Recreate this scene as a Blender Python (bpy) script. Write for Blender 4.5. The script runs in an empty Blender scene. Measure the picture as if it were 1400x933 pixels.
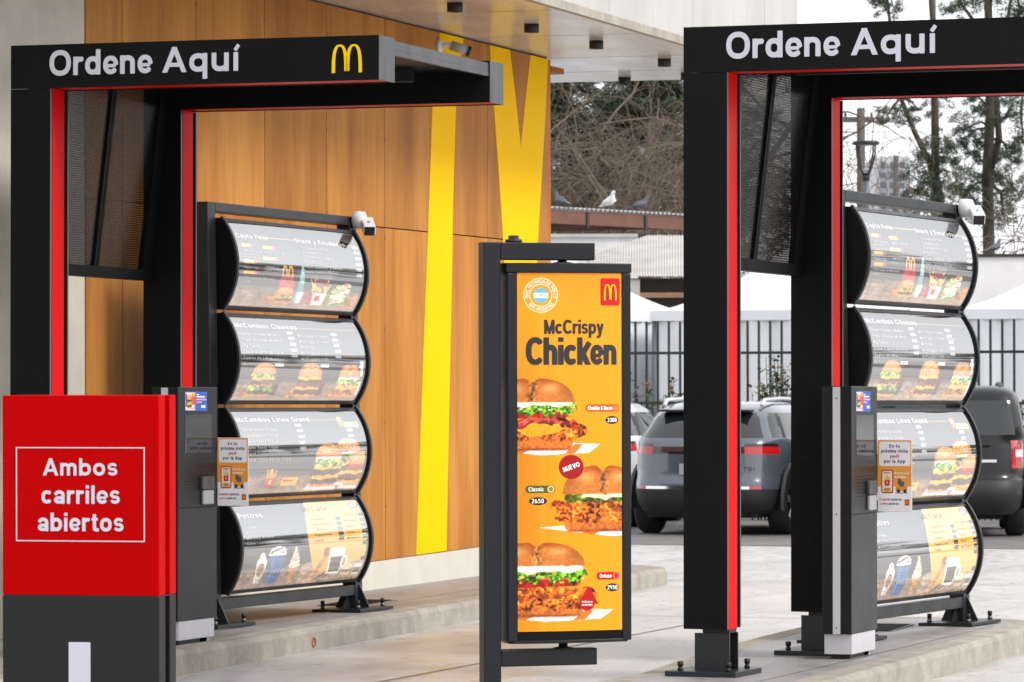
import bpy, bmesh, math, random
import numpy as np
from mathutils import Matrix, Vector

# ------------------------------------------------------------------ camera
FPX, YAW, PIT, ROLL, CAMH = 5819.7331, .3295, .0067, -.0024, 1.4683
SLOPE = -.0086                                   # the drive-through falls gently away from the camera
sc = bpy.context.scene
_cy, _sy = math.cos(YAW), math.sin(YAW)
_r = np.array([_cy, _sy, 0]); _f = np.array([-_sy, _cy, 0]); _u = np.array([0, 0, 1.])
FW = _f*math.cos(PIT)+_u*math.sin(PIT); _u2 = -_f*math.sin(PIT)+_u*math.cos(PIT)
RT = _r*math.cos(ROLL)+_u2*math.sin(ROLL); UP = -_r*math.sin(ROLL)+_u2*math.cos(ROLL)
CAM = np.array([0, 0, CAMH])
cd = bpy.data.cameras.new('camera'); cam = bpy.data.objects.new('camera', cd)
sc.collection.objects.link(cam); sc.camera = cam
cd.sensor_width = 36; cd.lens = FPX/1400*36; cd.clip_end = 2000; cd.clip_start = .1
cd.dof.use_dof = True; cd.dof.focus_distance = 18.5; cd.dof.aperture_fstop = 16
cam.matrix_world = Matrix(((RT[0], UP[0], -FW[0], 0), (RT[1], UP[1], -FW[1], 0), (RT[2], UP[2], -FW[2], CAMH), (0, 0, 0, 1)))

# ------------------------------------------------------------------ light
SUN_EL, SUN_AZ = 38, 98                         # azimuth clockwise from +Y (from above): the sun stands to the right
world = bpy.data.worlds.new('World'); sc.world = world; world.use_nodes = True
wn = world.node_tree; bg = wn.nodes['Background']
sky = wn.nodes.new('ShaderNodeTexSky'); sky.sky_type = 'NISHITA'; sky.sun_disc = False
sky.sun_elevation = math.radians(SUN_EL); sky.sun_rotation = math.radians(SUN_AZ)
sky.air_density = 1.0; sky.dust_density = 1.0; sky.ozone_density = 1.0
hsv = wn.nodes.new('ShaderNodeHueSaturation'); hsv.inputs['Saturation'].default_value = .08   # thin high overcast
cloud = wn.nodes.new('ShaderNodeMix'); cloud.data_type = 'RGBA'; cloud.inputs['Factor'].default_value = .82      # even cloud deck over the clear sky
cloud.inputs['B'].default_value = (5.6, 5.68, 5.85, 1)
wn.links.new(sky.outputs[0], hsv.inputs['Color']); wn.links.new(hsv.outputs[0], cloud.inputs['A']); wn.links.new(cloud.outputs['Result'], bg.inputs[0])
bg.inputs[1].default_value = .15
sl = bpy.data.lights.new('sun', 'SUN'); sun = bpy.data.objects.new('sun', sl); sc.collection.objects.link(sun)
sl.energy = 1.45; sl.angle = math.radians(14); sl.color = (1, .96, .90)
_d = Vector((math.sin(math.radians(SUN_AZ))*math.cos(math.radians(SUN_EL)), math.cos(math.radians(SUN_AZ))*math.cos(math.radians(SUN_EL)), math.sin(math.radians(SUN_EL))))
sun.rotation_euler = _d.to_track_quat('Z', 'Y').to_euler()
sc.view_settings.view_transform = 'Standard'; sc.view_settings.look = 'None'
sc.view_settings.gamma = 1; sc.view_settings.use_curve_mapping = False
sc.view_settings.exposure = 0.78
sc.cycles.max_bounces = 8; sc.cycles.transparent_max_bounces = 16

# ------------------------------------------------------------------ helpers
def at(px, py, dist):
    "point seen at a photograph pixel, at a distance along the view axis"
    return CAM+(FW+RT*(px-700)/FPX-UP*(py-466.5)/FPX)*dist
def gz(y, h=0.):
    "height of the island tops (h=0) or of the road (h=ROAD) at depth y"
    return SLOPE*(min(max(y, -10), 56)-21)-.012+h
ROAD = -.135
def lin(c):
    c = np.asarray(c, float)
    return np.where(c <= .04045, c/12.92, ((c+.055)/1.055)**2.4)
def s8(r, g, b): return tuple(float(v) for v in lin(np.array([r, g, b])/255.))

class MB:
    def __init__(s): s.v = []; s.f = []; s.sm = []
    def add(s, vs, fs, smooth=False):
        o = len(s.v); s.v.extend([tuple(map(float, p)) for p in vs]); s.f.extend([tuple(i+o for i in f) for f in fs]); s.sm.extend([smooth]*len(fs)); return s
    def box(s, x0, x1, y0, y1, z0, z1):
        return s.add([(x0,y0,z0),(x1,y0,z0),(x1,y1,z0),(x0,y1,z0),(x0,y0,z1),(x1,y0,z1),(x1,y1,z1),(x0,y1,z1)],
                     [(0,3,2,1),(4,5,6,7),(0,1,5,4),(1,2,6,5),(2,3,7,6),(3,0,4,7)])
    def prism(s, pts, axis, a, b, smooth=False):
        "polygon pts in the plane normal to axis, extruded a..b"
        n = len(pts)
        def P(p, h): return {'x': (h, p[0], p[1]), 'y': (p[0], h, p[1]), 'z': (p[0], p[1], h)}[axis]
        o = len(s.v); s.v.extend([P(p, a) for p in pts]+[P(p, b) for p in pts])
        fs = [tuple(range(o, o+n)), tuple(range(o+2*n-1, o+n-1, -1))]
        s.f.extend(fs); s.sm.extend([False, False])
        for i in range(n):
            j = (i+1) % n; s.f.append((o+i, o+n+i, o+n+j, o+j)); s.sm.append(smooth)
        return s
    def tube(s, pts, rad, n=6, caps=True):
        pts = [Vector(p) for p in pts]
        if not hasattr(rad, '__len__'): rad = [rad]*len(pts)
        o = len(s.v); up = None
        for i, p in enumerate(pts):
            d = (pts[min(i+1, len(pts)-1)]-pts[max(i-1, 0)]).normalized()
            if up is None: up = Vector((0,0,1)) if abs(d.z) < .9 else Vector((1,0,0))
            a = d.cross(up)
            if a.length < 1e-5: a = d.orthogonal()
            a.normalize(); b = a.cross(d); up = b
            for k in range(n):
                t = 2*math.pi*k/n; q = p+(a*math.cos(t)+b*math.sin(t))*rad[i]; s.v.append((q.x, q.y, q.z))
        for i in range(len(pts)-1):
            for k in range(n):
                k2 = (k+1) % n; s.f.append((o+i*n+k, o+i*n+k2, o+(i+1)*n+k2, o+(i+1)*n+k)); s.sm.append(True)
        if caps:
            s.f.append(tuple(o+k for k in range(n-1, -1, -1))); s.sm.append(False)
            s.f.append(tuple(o+(len(pts)-1)*n+k for k in range(n))); s.sm.append(False)
        return s
    def lathe(s, prof, n=16, c=(0,0,0), axis='z'):
        o = len(s.v)
        for r, h in prof:
            for k in range(n):
                t = 2*math.pi*k/n; a, b = r*math.cos(t), r*math.sin(t)
                s.v.append({'z': (c[0]+a, c[1]+b, c[2]+h), 'x': (c[0]+h, c[1]+a, c[2]+b), 'y': (c[0]+b, c[1]+h, c[2]+a)}[axis])
        for i in range(len(prof)-1):
            for k in range(n):
                k2 = (k+1) % n; s.f.append((o+i*n+k, o+i*n+k2, o+(i+1)*n+k2, o+(i+1)*n+k)); s.sm.append(True)
        s.f.append(tuple(o+k for k in range(n-1, -1, -1))); s.sm.append(False)
        s.f.append(tuple(o+(len(prof)-1)*n+k for k in range(n))); s.sm.append(False)
        return s
    def mesh(s, name, material, normals=True):
        m = bpy.data.meshes.new(name); m.from_pydata(s.v, [], s.f); m.validate()
        if len(m.polygons) == len(s.sm): m.polygons.foreach_set('use_smooth', s.sm)
        if normals:
            b = bmesh.new(); b.from_mesh(m); bmesh.ops.recalc_face_normals(b, faces=b.faces); b.to_mesh(m); b.free()
        if material: m.materials.append(material)
        return m
    def build(s, name, material, parent=None, bevel=0., normals=True):
        o = link(name, s.mesh(name, material, normals), parent)
        if bevel:
            md = o.modifiers.new('bevel', 'BEVEL'); md.width = bevel; md.segments = 2; md.limit_method = 'ANGLE'; md.angle_limit = math.radians(40)
            md.harden_normals = False
        return o
def link(name, data, parent=None):
    o = bpy.data.objects.new(name, data); sc.collection.objects.link(o)
    if parent is not None: o.parent = parent
    return o
def thing(name, label, cat, loc=(0,0,0), rot=(0,0,0), group=None):
    o = bpy.data.objects.new(name, None); sc.collection.objects.link(o); o.empty_display_size = .1
    o.location = tuple(map(float, loc)); o.rotation_euler = rot; tag(o, label, cat, group); return o
def tag(o, label=None, cat=None, group=None, kind=None):
    if label: o['label'] = label
    if cat: o['category'] = cat
    if group: o['group'] = group
    if kind: o['kind'] = kind
    return o
def bx(name, material, parent, x0, x1, y0, y1, z0, z1, bevel=0.):
    return MB().box(x0, x1, y0, y1, z0, z1).build(name, material, parent, bevel)

# ------------------------------------------------------------------ materials
def mat(name, col, rough=.5, metal=0., var=0., vscale=4., bump=0., bscale=60., coat=0., spec=.5, stretch=(1,1,1), col2=None, rvar=0., dirt=0.):
    m = bpy.data.materials.new(name); m.use_nodes = True; nt = m.node_tree; p = nt.nodes['Principled BSDF']
    p.inputs['Base Color'].default_value = (*col, 1); p.inputs['Roughness'].default_value = rough; p.inputs['Metallic'].default_value = metal
    p.inputs['Coat Weight'].default_value = coat; p.inputs['Specular IOR Level'].default_value = spec
    if var or bump or rvar or dirt or col2:
        tc = nt.nodes.new('ShaderNodeTexCoord'); mp = nt.nodes.new('ShaderNodeMapping'); mp.inputs['Scale'].default_value = stretch
        nt.links.new(tc.outputs['Object'], mp.inputs[0])
        n = nt.nodes.new('ShaderNodeTexNoise'); n.inputs['Scale'].default_value = vscale; n.inputs['Detail'].default_value = 6; n.inputs['Roughness'].default_value = .6
        nt.links.new(mp.outputs[0], n.inputs['Vector'])
        r = nt.nodes.new('ShaderNodeValToRGB'); c2 = col2 or tuple(min(1, c*(1+var)) for c in col); c1 = col if col2 else tuple(c*(1-var) for c in col)
        r.color_ramp.elements[0].position = .3; r.color_ramp.elements[1].position = .7
        r.color_ramp.elements[0].color = (*c1, 1); r.color_ramp.elements[1].color = (*c2, 1)
        nt.links.new(n.outputs['Fac'], r.inputs[0]); src = r.outputs[0]
        if dirt:
            n3 = nt.nodes.new('ShaderNodeTexNoise'); n3.inputs['Scale'].default_value = vscale*5; n3.inputs['Detail'].default_value = 10; n3.inputs['Roughness'].default_value = .75
            nt.links.new(mp.outputs[0], n3.inputs['Vector'])
            r3 = nt.nodes.new('ShaderNodeValToRGB'); r3.color_ramp.elements[0].position = .56; r3.color_ramp.elements[1].position = .74
            nt.links.new(n3.outputs['Fac'], r3.inputs[0])
            mx = nt.nodes.new('ShaderNodeMix'); mx.data_type = 'RGBA'; mx.inputs['B'].default_value = (*[c*(1-dirt) for c in col], 1)
            nt.links.new(r3.outputs[0], mx.inputs['Factor']); nt.links.new(src, mx.inputs['A']); src = mx.outputs['Result']
        nt.links.new(src, p.inputs['Base Color'])
        if rvar:
            mr = nt.nodes.new('ShaderNodeMapRange'); mr.inputs['To Min'].default_value = max(.02, rough-rvar); mr.inputs['To Max'].default_value = min(1, rough+rvar)
            mr.inputs['From Min'].default_value = .3; mr.inputs['From Max'].default_value = .7
            nt.links.new(n.outputs['Fac'], mr.inputs[0]); nt.links.new(mr.outputs[0], p.inputs['Roughness'])
        if bump:
            n2 = nt.nodes.new('ShaderNodeTexNoise'); n2.inputs['Scale'].default_value = bscale; n2.inputs['Detail'].default_value = 5
            nt.links.new(mp.outputs[0], n2.inputs['Vector'])
            b = nt.nodes.new('ShaderNodeBump'); b.inputs['Strength'].default_value = bump; b.inputs['Distance'].default_value = .01
            nt.links.new(n2.outputs['Fac'], b.inputs['Height']); nt.links.new(b.outputs[0], p.inputs['Normal'])
    return m
def wood_mat():
    m = bpy.data.materials.new('wood_laminate'); m.use_nodes = True; nt = m.node_tree; p = nt.nodes['Principled BSDF']; L = nt.links.new
    tc = nt.nodes.new('ShaderNodeTexCoord'); oi = nt.nodes.new('ShaderNodeObjectInfo')
    ad = nt.nodes.new('ShaderNodeVectorMath'); ad.operation = 'MULTIPLY_ADD'
    cmb = nt.nodes.new('ShaderNodeCombineXYZ'); mul = nt.nodes.new('ShaderNodeMath'); mul.operation = 'MULTIPLY'; mul.inputs[1].default_value = 37.
    L(oi.outputs['Random'], mul.inputs[0])
    for k in range(3): L(mul.outputs[0], cmb.inputs[k])
    ad.inputs[1].default_value = (1, 1, 1); L(tc.outputs['Object'], ad.inputs[0]); L(cmb.outputs[0], ad.inputs[2])
    def noise(scale, st, detail=6, rough=.6, dist=0):
        mp = nt.nodes.new('ShaderNodeMapping'); mp.inputs['Scale'].default_value = st; L(ad.outputs[0], mp.inputs[0])
        n = nt.nodes.new('ShaderNodeTexNoise'); n.inputs['Scale'].default_value = scale; n.inputs['Detail'].default_value = detail; n.inputs['Roughness'].default_value = rough; n.inputs['Distortion'].default_value = dist
        L(mp.outputs[0], n.inputs['Vector']); return n
    n1 = noise(2.2, (1, 1.2, .22), 7, .55, .6); n2 = noise(45, (1, 1, .035), 4, .6, .2)
    r1 = nt.nodes.new('ShaderNodeValToRGB'); e = r1.color_ramp.elements
    e[0].position = .28; e[0].color = (.33, .120, .024, 1); e[1].position = .72; e[1].color = (.55, .245, .055, 1)
    k = e.new(.5); k.color = (.45, .185, .038, 1)
    L(n1.outputs['Fac'], r1.inputs[0])
    r2 = nt.nodes.new('ShaderNodeValToRGB'); r2.color_ramp.elements[0].position = .35; r2.color_ramp.elements[0].color = (.80, .77, .74, 1); r2.color_ramp.elements[1].position = .6; r2.color_ramp.elements[1].color = (1, 1, 1, 1)
    L(n2.outputs['Fac'], r2.inputs[0])
    mx = nt.nodes.new('ShaderNodeMix'); mx.data_type = 'RGBA'; mx.blend_type = 'MULTIPLY'; mx.inputs['Factor'].default_value = .75
    L(r1.outputs[0], mx.inputs['A']); L(r2.outputs[0], mx.inputs['B'])
    hv = nt.nodes.new('ShaderNodeHueSaturation'); mr = nt.nodes.new('ShaderNodeMapRange'); mr.inputs['To Min'].default_value = .88; mr.inputs['To Max'].default_value = 1.1
    L(oi.outputs['Random'], mr.inputs[0]); L(mr.outputs[0], hv.inputs['Value']); L(mx.outputs['Result'], hv.inputs['Color']); L(hv.outputs[0], p.inputs['Base Color'])
    p.inputs['Roughness'].default_value = .5; p.inputs['Specular IOR Level'].default_value = .06
    return m
def ground_mat(name, ca, cb, rough, sheen, joints=None):
    m = bpy.data.materials.new(name); m.use_nodes = True; nt = m.node_tree; p = nt.nodes['Principled BSDF']; L = nt.links.new
    tc = nt.nodes.new('ShaderNodeTexCoord')
    def noise(scale, st, detail=6, rough=.6, dist=0.):
        mp = nt.nodes.new('ShaderNodeMapping'); mp.inputs['Scale'].default_value = st; L(tc.outputs['Object'], mp.inputs[0])
        n = nt.nodes.new('ShaderNodeTexNoise'); n.inputs['Scale'].default_value = scale; n.inputs['Detail'].default_value = detail; n.inputs['Roughness'].default_value = rough; n.inputs['Distortion'].default_value = dist
        L(mp.outputs[0], n.inputs['Vector']); return n
    n1 = noise(.9, (1, .6, 1), 7, .62, 1.2); n2 = noise(9, (1, .35, 1), 8, .7); n3 = noise(90, (1, 1, 1), 4)
    r = nt.nodes.new('ShaderNodeValToRGB'); r.color_ramp.elements[0].position = .3; r.color_ramp.elements[1].position = .7
    r.color_ramp.elements[0].color = (*ca, 1); r.color_ramp.elements[1].color = (*cb, 1); L(n1.outputs['Fac'], r.inputs[0])
    r2 = nt.nodes.new('ShaderNodeValToRGB'); r2.color_ramp.elements[0].position = .3; r2.color_ramp.elements[1].position = .62
    r2.color_ramp.elements[0].color = (.70, .67, .63, 1); r2.color_ramp.elements[1].color = (1.04, 1.03, 1.02, 1); L(n2.outputs['Fac'], r2.inputs[0])
    mx = nt.nodes.new('ShaderNodeMix'); mx.data_type = 'RGBA'; mx.blend_type = 'MULTIPLY'; mx.inputs['Factor'].default_value = .8
    L(r.outputs[0], mx.inputs['A']); L(r2.outputs[0], mx.inputs['B']); src = mx.outputs['Result']
    for sc4, st4, lo, hi, dark in ((1.0, (2.6, .10, 1), .50, .72, (.80, .77, .74)), (2.3, (1, .8, 1), .60, .70, (.74, .70, .66)), (30, (1, .7, 1), .68, .74, (.62, .58, .54))):
        n4 = noise(sc4, st4, 5, .55, .4); r4 = nt.nodes.new('ShaderNodeValToRGB'); r4.color_ramp.elements[0].position = lo; r4.color_ramp.elements[1].position = hi
        r4.color_ramp.elements[0].color = (1, 1, 1, 1); r4.color_ramp.elements[1].color = (*dark, 1); L(n4.outputs['Fac'], r4.inputs[0])
        m4 = nt.nodes.new('ShaderNodeMix'); m4.data_type = 'RGBA'; m4.blend_type = 'MULTIPLY'; m4.inputs['Factor'].default_value = .8; L(src, m4.inputs['A']); L(r4.outputs[0], m4.inputs['B']); src = m4.outputs['Result']
    L(src, p.inputs['Base Color'])
    mr = nt.nodes.new('ShaderNodeMapRange'); mr.inputs['From Min'].default_value = .3; mr.inputs['From Max'].default_value = .7
    mr.inputs['To Min'].default_value = rough-sheen; mr.inputs['To Max'].default_value = rough+sheen; L(n2.outputs['Fac'], mr.inputs[0]); L(mr.outputs[0], p.inputs['Roughness'])
    b = nt.nodes.new('ShaderNodeBump'); b.inputs['Strength'].default_value = .12; b.inputs['Distance'].default_value = .004; L(n3.outputs['Fac'], b.inputs['Height']); L(b.outputs[0], p.inputs['Normal'])
    return m
def print_mat(name, rough=.12, coat=0., coat_ior=1.5, spec=.5, crough=.03, ior=1.5, gam=1.):
    m = bpy.data.materials.new(name); m.use_nodes = True; nt = m.node_tree; p = nt.nodes['Principled BSDF']
    a = nt.nodes.new('ShaderNodeAttribute'); a.attribute_name = 'print_colour'; nt.links.new(a.outputs['Color'], p.inputs['Base Color'])
    p.inputs['Roughness'].default_value = rough; p.inputs['Coat Weight'].default_value = coat; p.inputs['Coat IOR'].default_value = coat_ior; p.inputs['Coat Roughness'].default_value = crough
    p.inputs['Specular IOR Level'].default_value = spec; p.inputs['IOR'].default_value = ior
    g = nt.nodes.new('ShaderNodeGamma'); g.inputs[1].default_value = gam; nt.links.new(a.outputs['Color'], g.inputs[0]); nt.links.new(g.outputs[0], p.inputs['Base Color'])
    return m
def cover(m, ior=11., rough=.035):
    "a hard glossy clear cover over an existing material (Fresnel weighted)"
    nt = m.node_tree; out = nt.nodes['Material Output']; p = nt.nodes['Principled BSDF']; p.inputs['Specular IOR Level'].default_value = 0
    fr = nt.nodes.new('ShaderNodeFresnel'); fr.inputs['IOR'].default_value = ior; gl = nt.nodes.new('ShaderNodeBsdfGlossy'); gl.inputs['Roughness'].default_value = rough
    mx = nt.nodes.new('ShaderNodeMixShader'); nt.links.new(fr.outputs[0], mx.inputs[0]); nt.links.new(p.outputs[0], mx.inputs[1]); nt.links.new(gl.outputs[0], mx.inputs[2]); nt.links.new(mx.outputs[0], out.inputs[0])
    return m
def sheet_mat(name, tint):
    "smoked multiwall sheet: fine horizontal cells, part see-through"
    m = bpy.data.materials.new(name); m.use_nodes = True; nt = m.node_tree; L = nt.links.new; out = nt.nodes['Material Output']
    p = nt.nodes['Principled BSDF']; p.inputs['Base Color'].default_value = (*tint, 1); p.inputs['Roughness'].default_value = .2; p.inputs['Specular IOR Level'].default_value = .25
    tr = nt.nodes.new('ShaderNodeBsdfTransparent'); tr.inputs[0].default_value = (.62, .6, .58, 1)
    tc = nt.nodes.new('ShaderNodeTexCoord'); w = nt.nodes.new('ShaderNodeTexWave'); w.bands_direction = 'Z'; w.inputs['Scale'].default_value = 26.; w.inputs['Distortion'].default_value = .15
    L(tc.outputs['Object'], w.inputs['Vector'])
    r = nt.nodes.new('ShaderNodeMapRange'); r.inputs['To Min'].default_value = .34; r.inputs['To Max'].default_value = .78; L(w.outputs['Fac'], r.inputs[0])
    mx = nt.nodes.new('ShaderNodeMixShader'); L(r.outputs[0], mx.inputs[0]); L(tr.outputs[0], mx.inputs[1]); L(p.outputs[0], mx.inputs[2]); L(mx.outputs[0], out.inputs[0])
    return m

M = dict(
 black=mat('black_panel', (.0085,.0087,.0094), .45, bump=.03, bscale=500, spec=.06, rvar=.06, vscale=3, var=.12, dirt=-.7),
 charcoal=mat('charcoal_paint', (.0065,.0075,.0092), .4, spec=.3, bump=.02, bscale=300, var=.12, vscale=6, rvar=.06),
 steel_dark=mat('dark_powder_coat', (.012,.0138,.0165), .38, spec=.4, var=.15, vscale=5, rvar=.08),
 grey_metal=mat('weathered_grey_metal', (.075,.078,.083), .45, .1, var=.3, vscale=9, dirt=.3, stretch=(1,1,.3)),
 edge=mat('grey_edge', (.12,.13,.135), .35, .4),
 red_gloss=mat('red_gloss', (.62,.003,.003), .35, spec=.035, var=.03, vscale=2),
 red=mat('red_sign_paint', (.44,.0,.0008), .45, spec=.035, var=.03, vscale=2, rvar=.04),
 white=mat('white_vinyl', (.56,.56,.64), .45),
 yellow_vinyl=mat('yellow_vinyl', (.88,.58,.005), .4, spec=.1),
 yellow=mat('yellow_wall_vinyl', (.90,.52,.0), .5, spec=.02, var=.02, vscale=2),
 wood=wood_mat(), wood_dark=mat('dark_wood_reveal', (.12,.05,.015), .5, var=.2, stretch=(1,1,.1), vscale=12),
 concrete_wall=mat('rendered_concrete', (.56,.52,.445), .75, var=.12, vscale=2.5, bump=.15, bscale=40, dirt=.12),
 slab=mat('cast_concrete', (.47,.46,.445), .6, var=.12, vscale=1.5, bump=.12, bscale=30, dirt=.22, stretch=(1,1,.25)),
 soffit=mat('sealed_soffit', (.57,.555,.535), .2, var=.10, vscale=2, rvar=.08, dirt=.10, stretch=(1,.3,1)),
 plinth=mat('plinth_render', (.56,.54,.47), .7, var=.08, vscale=3, bump=.1),
 kerb=mat('kerb_concrete', (.33,.30,.255), .8, var=.25, vscale=4, bump=.4, bscale=30, dirt=-.7),
 kerb_patch=mat('kerb_plaster_patch', (.64,.59,.50), .8, var=.1, vscale=20),
 paving=ground_mat('island_paving', (.25,.245,.25), (.34,.33,.33), .5, .12),
 road=ground_mat('road_concrete', (.45,.44,.435), (.61,.60,.595), .36, .14),
 asphalt=ground_mat('parking_asphalt', (.13,.125,.125), (.20,.19,.185), .7, .1),
 bolt=mat('black_bolt', (.01,.01,.01), .5), zinc=mat('zinc_nut', (.16,.165,.175), .4, .7),
 alu=mat('brushed_aluminium', (.62,.61,.65), .42, .35, var=.05, vscale=8, stretch=(1,1,.1)),
 kiosk=mat('kiosk_grey', (.011,.0118,.0135), .32, spec=.22, var=.1, vscale=3, rvar=.05, bump=.01, bscale=300),
 screen=mat('dark_screen', (.012,.012,.014), .06, spec=.8),
 plastic_white=mat('white_plastic', (.68,.68,.70), .38), plastic_grey=mat('grey_plastic', (.34,.34,.36), .45),
 lens=mat('black_lens', (.004,.004,.005), .08), hole=mat('dark_hole', (.004,.004,.004), .7),
 sheet=sheet_mat('smoked_polycarbonate', (.010,.010,.0105)),
 tyre=mat('tyre_rubber', (.014,.014,.014), .75, bump=.2, bscale=200), rim=mat('alloy_rim', (.45,.46,.48), .25, .9),
 carblue=mat('blue_grey_car_paint', (.085,.10,.128), .22, .25, coat=1.), carwhite=mat('white_car_paint', (.72,.73,.75), .28, coat=1.), carblack=mat('black_car_paint', (.007,.0075,.009), .3, spec=.35, coat=.25),
 carplastic=mat('black_car_plastic', (.016,.017,.019), .55), glass=mat('tinted_glass', (.012,.014,.016), .03, spec=.8), chrome=mat('chrome', (.7,.7,.72), .12, 1.),
 tail=mat('red_tail_lens', (.45,.006,.008), .08, coat=1.), taildark=mat('smoked_lens', (.03,.006,.008), .08, coat=1.), tailwhite=mat('clear_lens', (.7,.66,.66), .1),
 fence=mat('fence_paint', (.012,.02,.024), .45), tent=mat('tent_pvc', (.74,.75,.78), .45, var=.05, vscale=1.2, bump=.3, bscale=3),
 brown_beam=mat('rusty_brown_beam', (.13,.052,.032), .6, var=.25, vscale=5), zincroof=mat('zinc_sheet', (.42,.42,.43), .45, .2, var=.2, vscale=3),
 fibro=mat('fibre_cement', (.46,.44,.42), .8, var=.18, vscale=2, dirt=.3), whitewash=mat('whitewashed_wall', (.64,.63,.64), .8, var=.08, vscale=2, dirt=.15),
 darkwall=mat('dark_shed_wall', (.03,.025,.02), .8, var=.3, vscale=3), timber=mat('rough_timber', (.30,.17,.10), .7, var=.2, vscale=4),
 bark=mat('bark', (.10,.085,.072), .85, var=.3, vscale=8), twig=mat('twig_bark', (.125,.094,.068), .8, var=.35, vscale=4), barkdark=mat('dark_bark', (.05,.04,.032), .85, var=.3, vscale=6),
 leafdark=mat('dark_needles', (.030,.047,.020), .6, var=.45, vscale=1.2), leaf=mat('shrub_leaf', (.07,.11,.03), .5, var=.45, vscale=7), leafred=mat('young_red_leaf', (.20,.07,.04), .5, var=.3, vscale=7),
 galv=mat('galvanised_pole', (.11,.125,.14), .5, .4), lampblack=mat('lamp_black', (.012,.013,.015), .5), pole=mat('weathered_pole', (.10,.09,.085), .8),
 farwall=mat('far_building_render', (.50,.50,.54), .8, var=.06), pigeon=mat('pigeon_grey', (.085,.09,.11), .6, var=.4, vscale=25), pigeonwhite=mat('pigeon_white', (.70,.70,.72), .6, var=.15, vscale=30), beak=mat('beak', (.15,.10,.08), .5),
 terracotta=mat('terracotta_pipe', (.30,.10,.05), .7), grate=mat('cast_grate', (.16,.155,.15), .6, .3), hill=mat('far_scrub', (.045,.05,.03), .9, var=.4, vscale=.4),
)
PRINT_BOARD = cover(print_mat('backlit_print', .5))      # the boards are light boxes: the print glows a little
_p = PRINT_BOARD.node_tree.nodes['Principled BSDF']; PRINT_BOARD.node_tree.links.new(PRINT_BOARD.node_tree.nodes['Attribute'].outputs['Color'], _p.inputs['Emission Color']); _p.inputs['Emission Strength'].default_value = .62
PRINT = print_mat('poster_print', .35, .25, 1.5, .2, .08, gam=1.3)
PRINT_FLAT = print_mat('sticker_print', .35)
def flat(name, rgb, rough=.4):
    k = 'ink_'+name
    if k not in M: M[k] = mat(k, s8(*rgb), rough)
    return M[k]
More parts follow.
